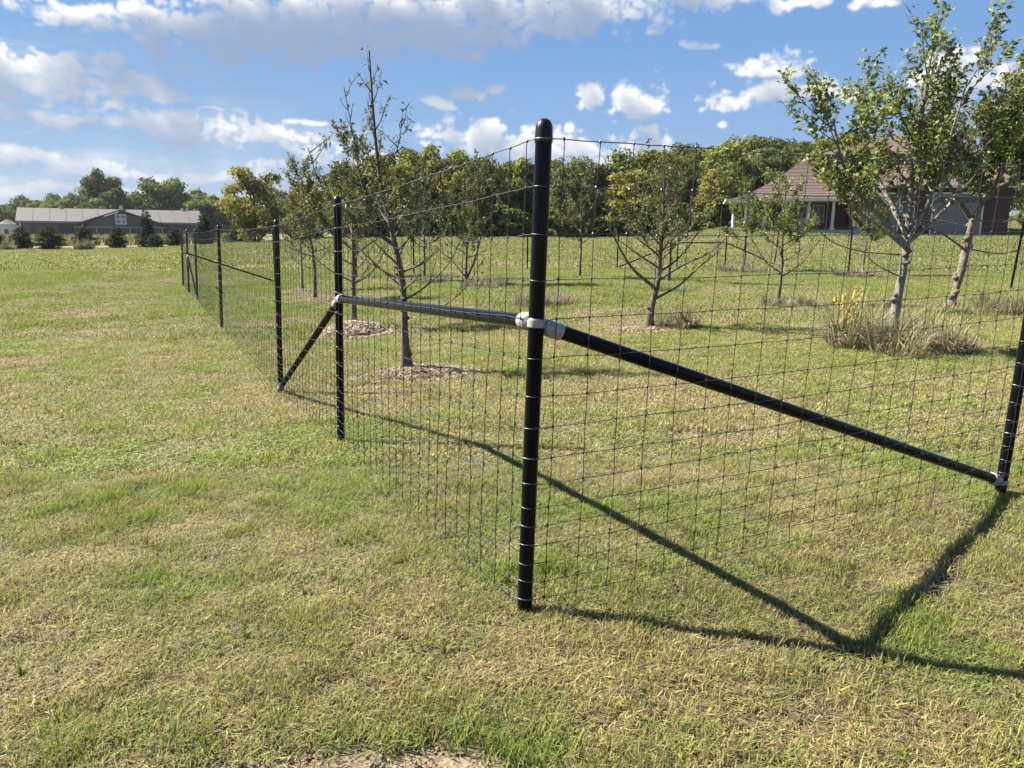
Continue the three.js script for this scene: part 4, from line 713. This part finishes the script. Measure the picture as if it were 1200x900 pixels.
// ---------------------------------------------------------------- the house with its porch and garage
{
  const base = V(18.36, 1.84, -66), hs = thing('house', 'house with brown porch roof, white columns and maroon garage wing behind the orchard', 'house', base, -.24); hs.scale.x = .89;
  const shingle = std({ color: lin(.185, .13, .12), roughness: .92, map: rep(grainTex, 3, 3), bumpMap: rep(grainTex, 14, 14), bumpScale: .03 }), maroon = std({ color: lin(.085, .022, .026), roughness: .75, map: grainTex }), tan = std({ color: lin(.46, .36, .22), roughness: .85, map: grainTex }), greyDoor = std({ color: lin(.21, .205, .225), roughness: .55 }), conc = std({ color: lin(.62, .60, .56), roughness: .9, map: grainTex }), brick = std({ color: lin(.20, .075, .055), roughness: .85, map: grainTex });
  part('porch_floor', box(12.2, .5, 3.2, 5.6, -.1, -1.4), conc, hs);
  part('bank', box(13, 1.2, 9, 16.8, -.75, -4.6), conc, hs);
  const colGeo = (() => { const a = new THREE.CylinderGeometry(.13, .155, 2.2, 14); a.translate(0, 1.32, 0); const b = box(.42, .16, .42, 0, .23, 0), c = box(.4, .14, .4, 0, 2.46, 0); return mergeGeometries([a, b, c]); })();
  for (const [x, z] of [[.12, -.15], [4.75, -.15], [6.8, -.15], [8.9, -.15], [1.35, -2.7], [3.1, -2.7]]) { const c = part('column', colGeo, whiteTrim, hs); c.position.set(x, 0, z); }
  for (let i = 0; i < 14; i++) part('wall_board', box(8.6, .185, .16, 7.0 + .9, .25 + i * .19, -2.95 + (i % 2) * .006), brick, hs);
  part('wall', box(8.5, 2.9, 4, 7.95, 1.4, -5.05), brick, hs);
  for (const x of [5.2, 8.0]) { const w = part('window', box(1.1, 1.5, .12, x, 1.5, -2.86), whiteTrim, hs); for (const s of [-1, 1]) part('pane', box(.44, 1.3, .05, x + s * .25, 1.5, -2.79), darkGlass, w); }
  const dr = part('door', box(1.0, 2.1, .12, 6.6, 1.2, -2.86), whiteTrim, hs); part('pane', box(.6, .9, .05, 6.6, 1.6, -2.79), darkGlass, dr);
  // bell-cast porch roof: rings rising and drawing in, in courses
  const ring = (t) => { const ins = 6.8 * t, y = 2.56 + 3.3 * Math.pow(t, 1.5); return [-.62 + ins, y, .55 - ins * .54, 11.8]; };
  const nC = 14; for (let i = 0; i < nC; i++) { const a = ring(i / nC), b = ring((i + 1.08) / nC), th = .05, g = new THREE.BufferGeometry(), back = -7.5, P = [];
    const quad = (p, q, r2, s) => P.push(...p, ...q, ...r2, ...p, ...r2, ...s), y0 = a[1] + .035, y1 = b[1];
    quad([a[0], y0, a[2]], [a[3], y0, a[2]], [b[3], y1, b[2]], [b[0], y1, b[2]]); quad([a[0], y0, back], [a[0], y0, a[2]], [b[0], y1, b[2]], [b[0], y1, back]);
    quad([a[0], y0 - th, a[2]], [a[3], y0 - th, a[2]], [a[3], y0, a[2]], [a[0], y0, a[2]]); quad([a[0], y0 - th, back], [a[0], y0 - th, a[2]], [a[0], y0, a[2]], [a[0], y0, back]);
    g.setAttribute('position', new THREE.Float32BufferAttribute(P, 3)); g.setAttribute('uv', new THREE.Float32BufferAttribute(P.flatMap((_, k) => k % 3 === 0 ? [(P[k] + P[k + 2]) / 3, P[k + 1] / 3] : []), 2)); g.computeVertexNormals(); part('shingle_course', g, shingle, hs); }
  part('porch_ceiling', box(11.6, .08, 8, 5.3, 2.47, -3.6), whiteTrim, hs);
  part('gutter', box(11.9, .16, .14, 5.3, 2.52, .6), whiteTrim, hs); part('gutter', box(.14, .16, 8, -.66, 2.52, -3.4), whiteTrim, hs);
  // upper storey
  part('upper_wall', box(9.6, 2.9, 7, 11.7, 4.95, -7.2), tan, hs);
  const w = part('window', box(.95, 1.75, .14, 7.5, 5.3, -3.66), whiteTrim, hs); for (const s of [-1, 1]) part('pane', box(.36, 1.5, .05, 7.5 + s * .22, 5.3, -3.58), darkGlass, w);
  for (const x of [10.4, 13.2]) { const v = part('window', box(1.2, 1.1, .14, x, 5.6, -3.66), whiteTrim, hs); for (const s of [-1, 1]) part('pane', box(.46, .9, .05, x + s * .27, 5.6, -3.58), darkGlass, v); }
  const hip = (name, x0, x1, z0, z1, y0, y1, ins) => { const P = [], q = (...v) => { const [p, r2, s, t] = v; P.push(...p, ...r2, ...s, ...p, ...s, ...t); }, zm = (z0 + z1) / 2, A = [x0, y0, z0], B2 = [x1, y0, z0], C = [x1, y0, z1], D = [x0, y0, z1], E = [x0 + ins, y1, zm], G = [x1 - ins, y1, zm]; q(A, B2, G, E); q(C, D, E, G); P.push(...D, ...A, ...E, ...B2, ...C, ...G); q(D, C, B2, A); const g = new THREE.BufferGeometry(); g.setAttribute('position', new THREE.Float32BufferAttribute(P, 3)); g.setAttribute('uv', new THREE.Float32BufferAttribute(P.flatMap((_, k) => k % 3 === 0 ? [(P[k] + P[k + 2]) / 4, P[k + 1] / 4] : []), 2)); g.computeVertexNormals(); return part(name, g, shingle, hs); };
  hip('upper_roof', 7.6, 22.0, -3.0, -11.4, 6.35, 8.3, 6.2); part('eave_board', box(14.2, .2, .1, 14.8, 6.28, -2.98), shingle, hs);
  // garage wing
  part('garage_wall', box(13.0, 4.0, 8, 16.9, 1.6, -4.4), maroon, hs);
  hip('garage_roof', 10.0, 24.2, .3, -9.4, 3.55, 6.4, 3); part('gutter', box(14.2, .18, .12, 17.1, 3.52, .34), whiteTrim, hs);
  for (let i = 0; i < 17; i++) part('siding_board', box(2.0, .2, .1, 16.2, .1 + i * .2, -.36 + (i % 2) * .008), maroon, hs);
  for (let i = 0; i < 17; i++) part('siding_board', box(2.15, .2, .1, 22.3, -.1 + i * .2, -.36 + (i % 2) * .008), maroon, hs);
  for (const [x, wd] of [[12.6, 3.6], [19.2, 3.9]]) { const d = part('garage_door', box(wd, 3.1, .1, x, 1.4, -.38), greyDoor, hs);
    part('door_frame', mergeGeometries([box(.14, 3.2, .16, x - wd / 2 - .07, 1.45, -.34), box(.14, 3.2, .16, x + wd / 2 + .07, 1.45, -.34), box(wd + .28, .14, .16, x, 3.05, -.34)]), whiteTrim, d);
    for (let i = 0; i < 4; i++) for (let k = 0; k < 4; k++) { const px = x - wd / 2 + (k + .5) * wd / 4; part(i === 3 ? 'pane' : 'door_panel', box(wd / 4 - .16, i === 3 ? .42 : .56, .05, px, .25 + i * .76, -.325), i === 3 ? darkGlass : greyDoor, d); } }
  const pw = part('window', box(1.1, 1.5, .12, 15.2, 1.7, -.28), whiteTrim, hs); part('pane', box(.9, 1.3, .05, 15.2, 1.7, -.21), darkGlass, pw);
  // two white porch chairs
  for (const [x, lab] of [[2.6, 'white porch chair behind the first columns'], [3.6, 'white porch chair closer to the front door']]) { const c = thing('porch_chair', lab, 'chair', base.clone().add(V(x * .89, .15, -2.2)), -.2); part('seat', box(.6, .08, .55, 0, .42, 0), whiteTrim, c); const bk = part('backrest', box(.6, .8, .06, 0, .85, -.28), whiteTrim, c); bk.rotation.x = -.2; for (const sx of [-1, 1]) { part('armrest', box(.08, .05, .6, sx * .33, .64, 0), whiteTrim, c); for (const sz of [-1, 1]) part('leg', box(.07, .42, .07, sx * .27, .21, sz * .22), whiteTrim, c); } }
}
// ---------------------------------------------------------------- far air
scene.fog = new THREE.FogExp2(new THREE.Color().setRGB(.72, .82, .95), .00010);
renderer.render(scene, camera);
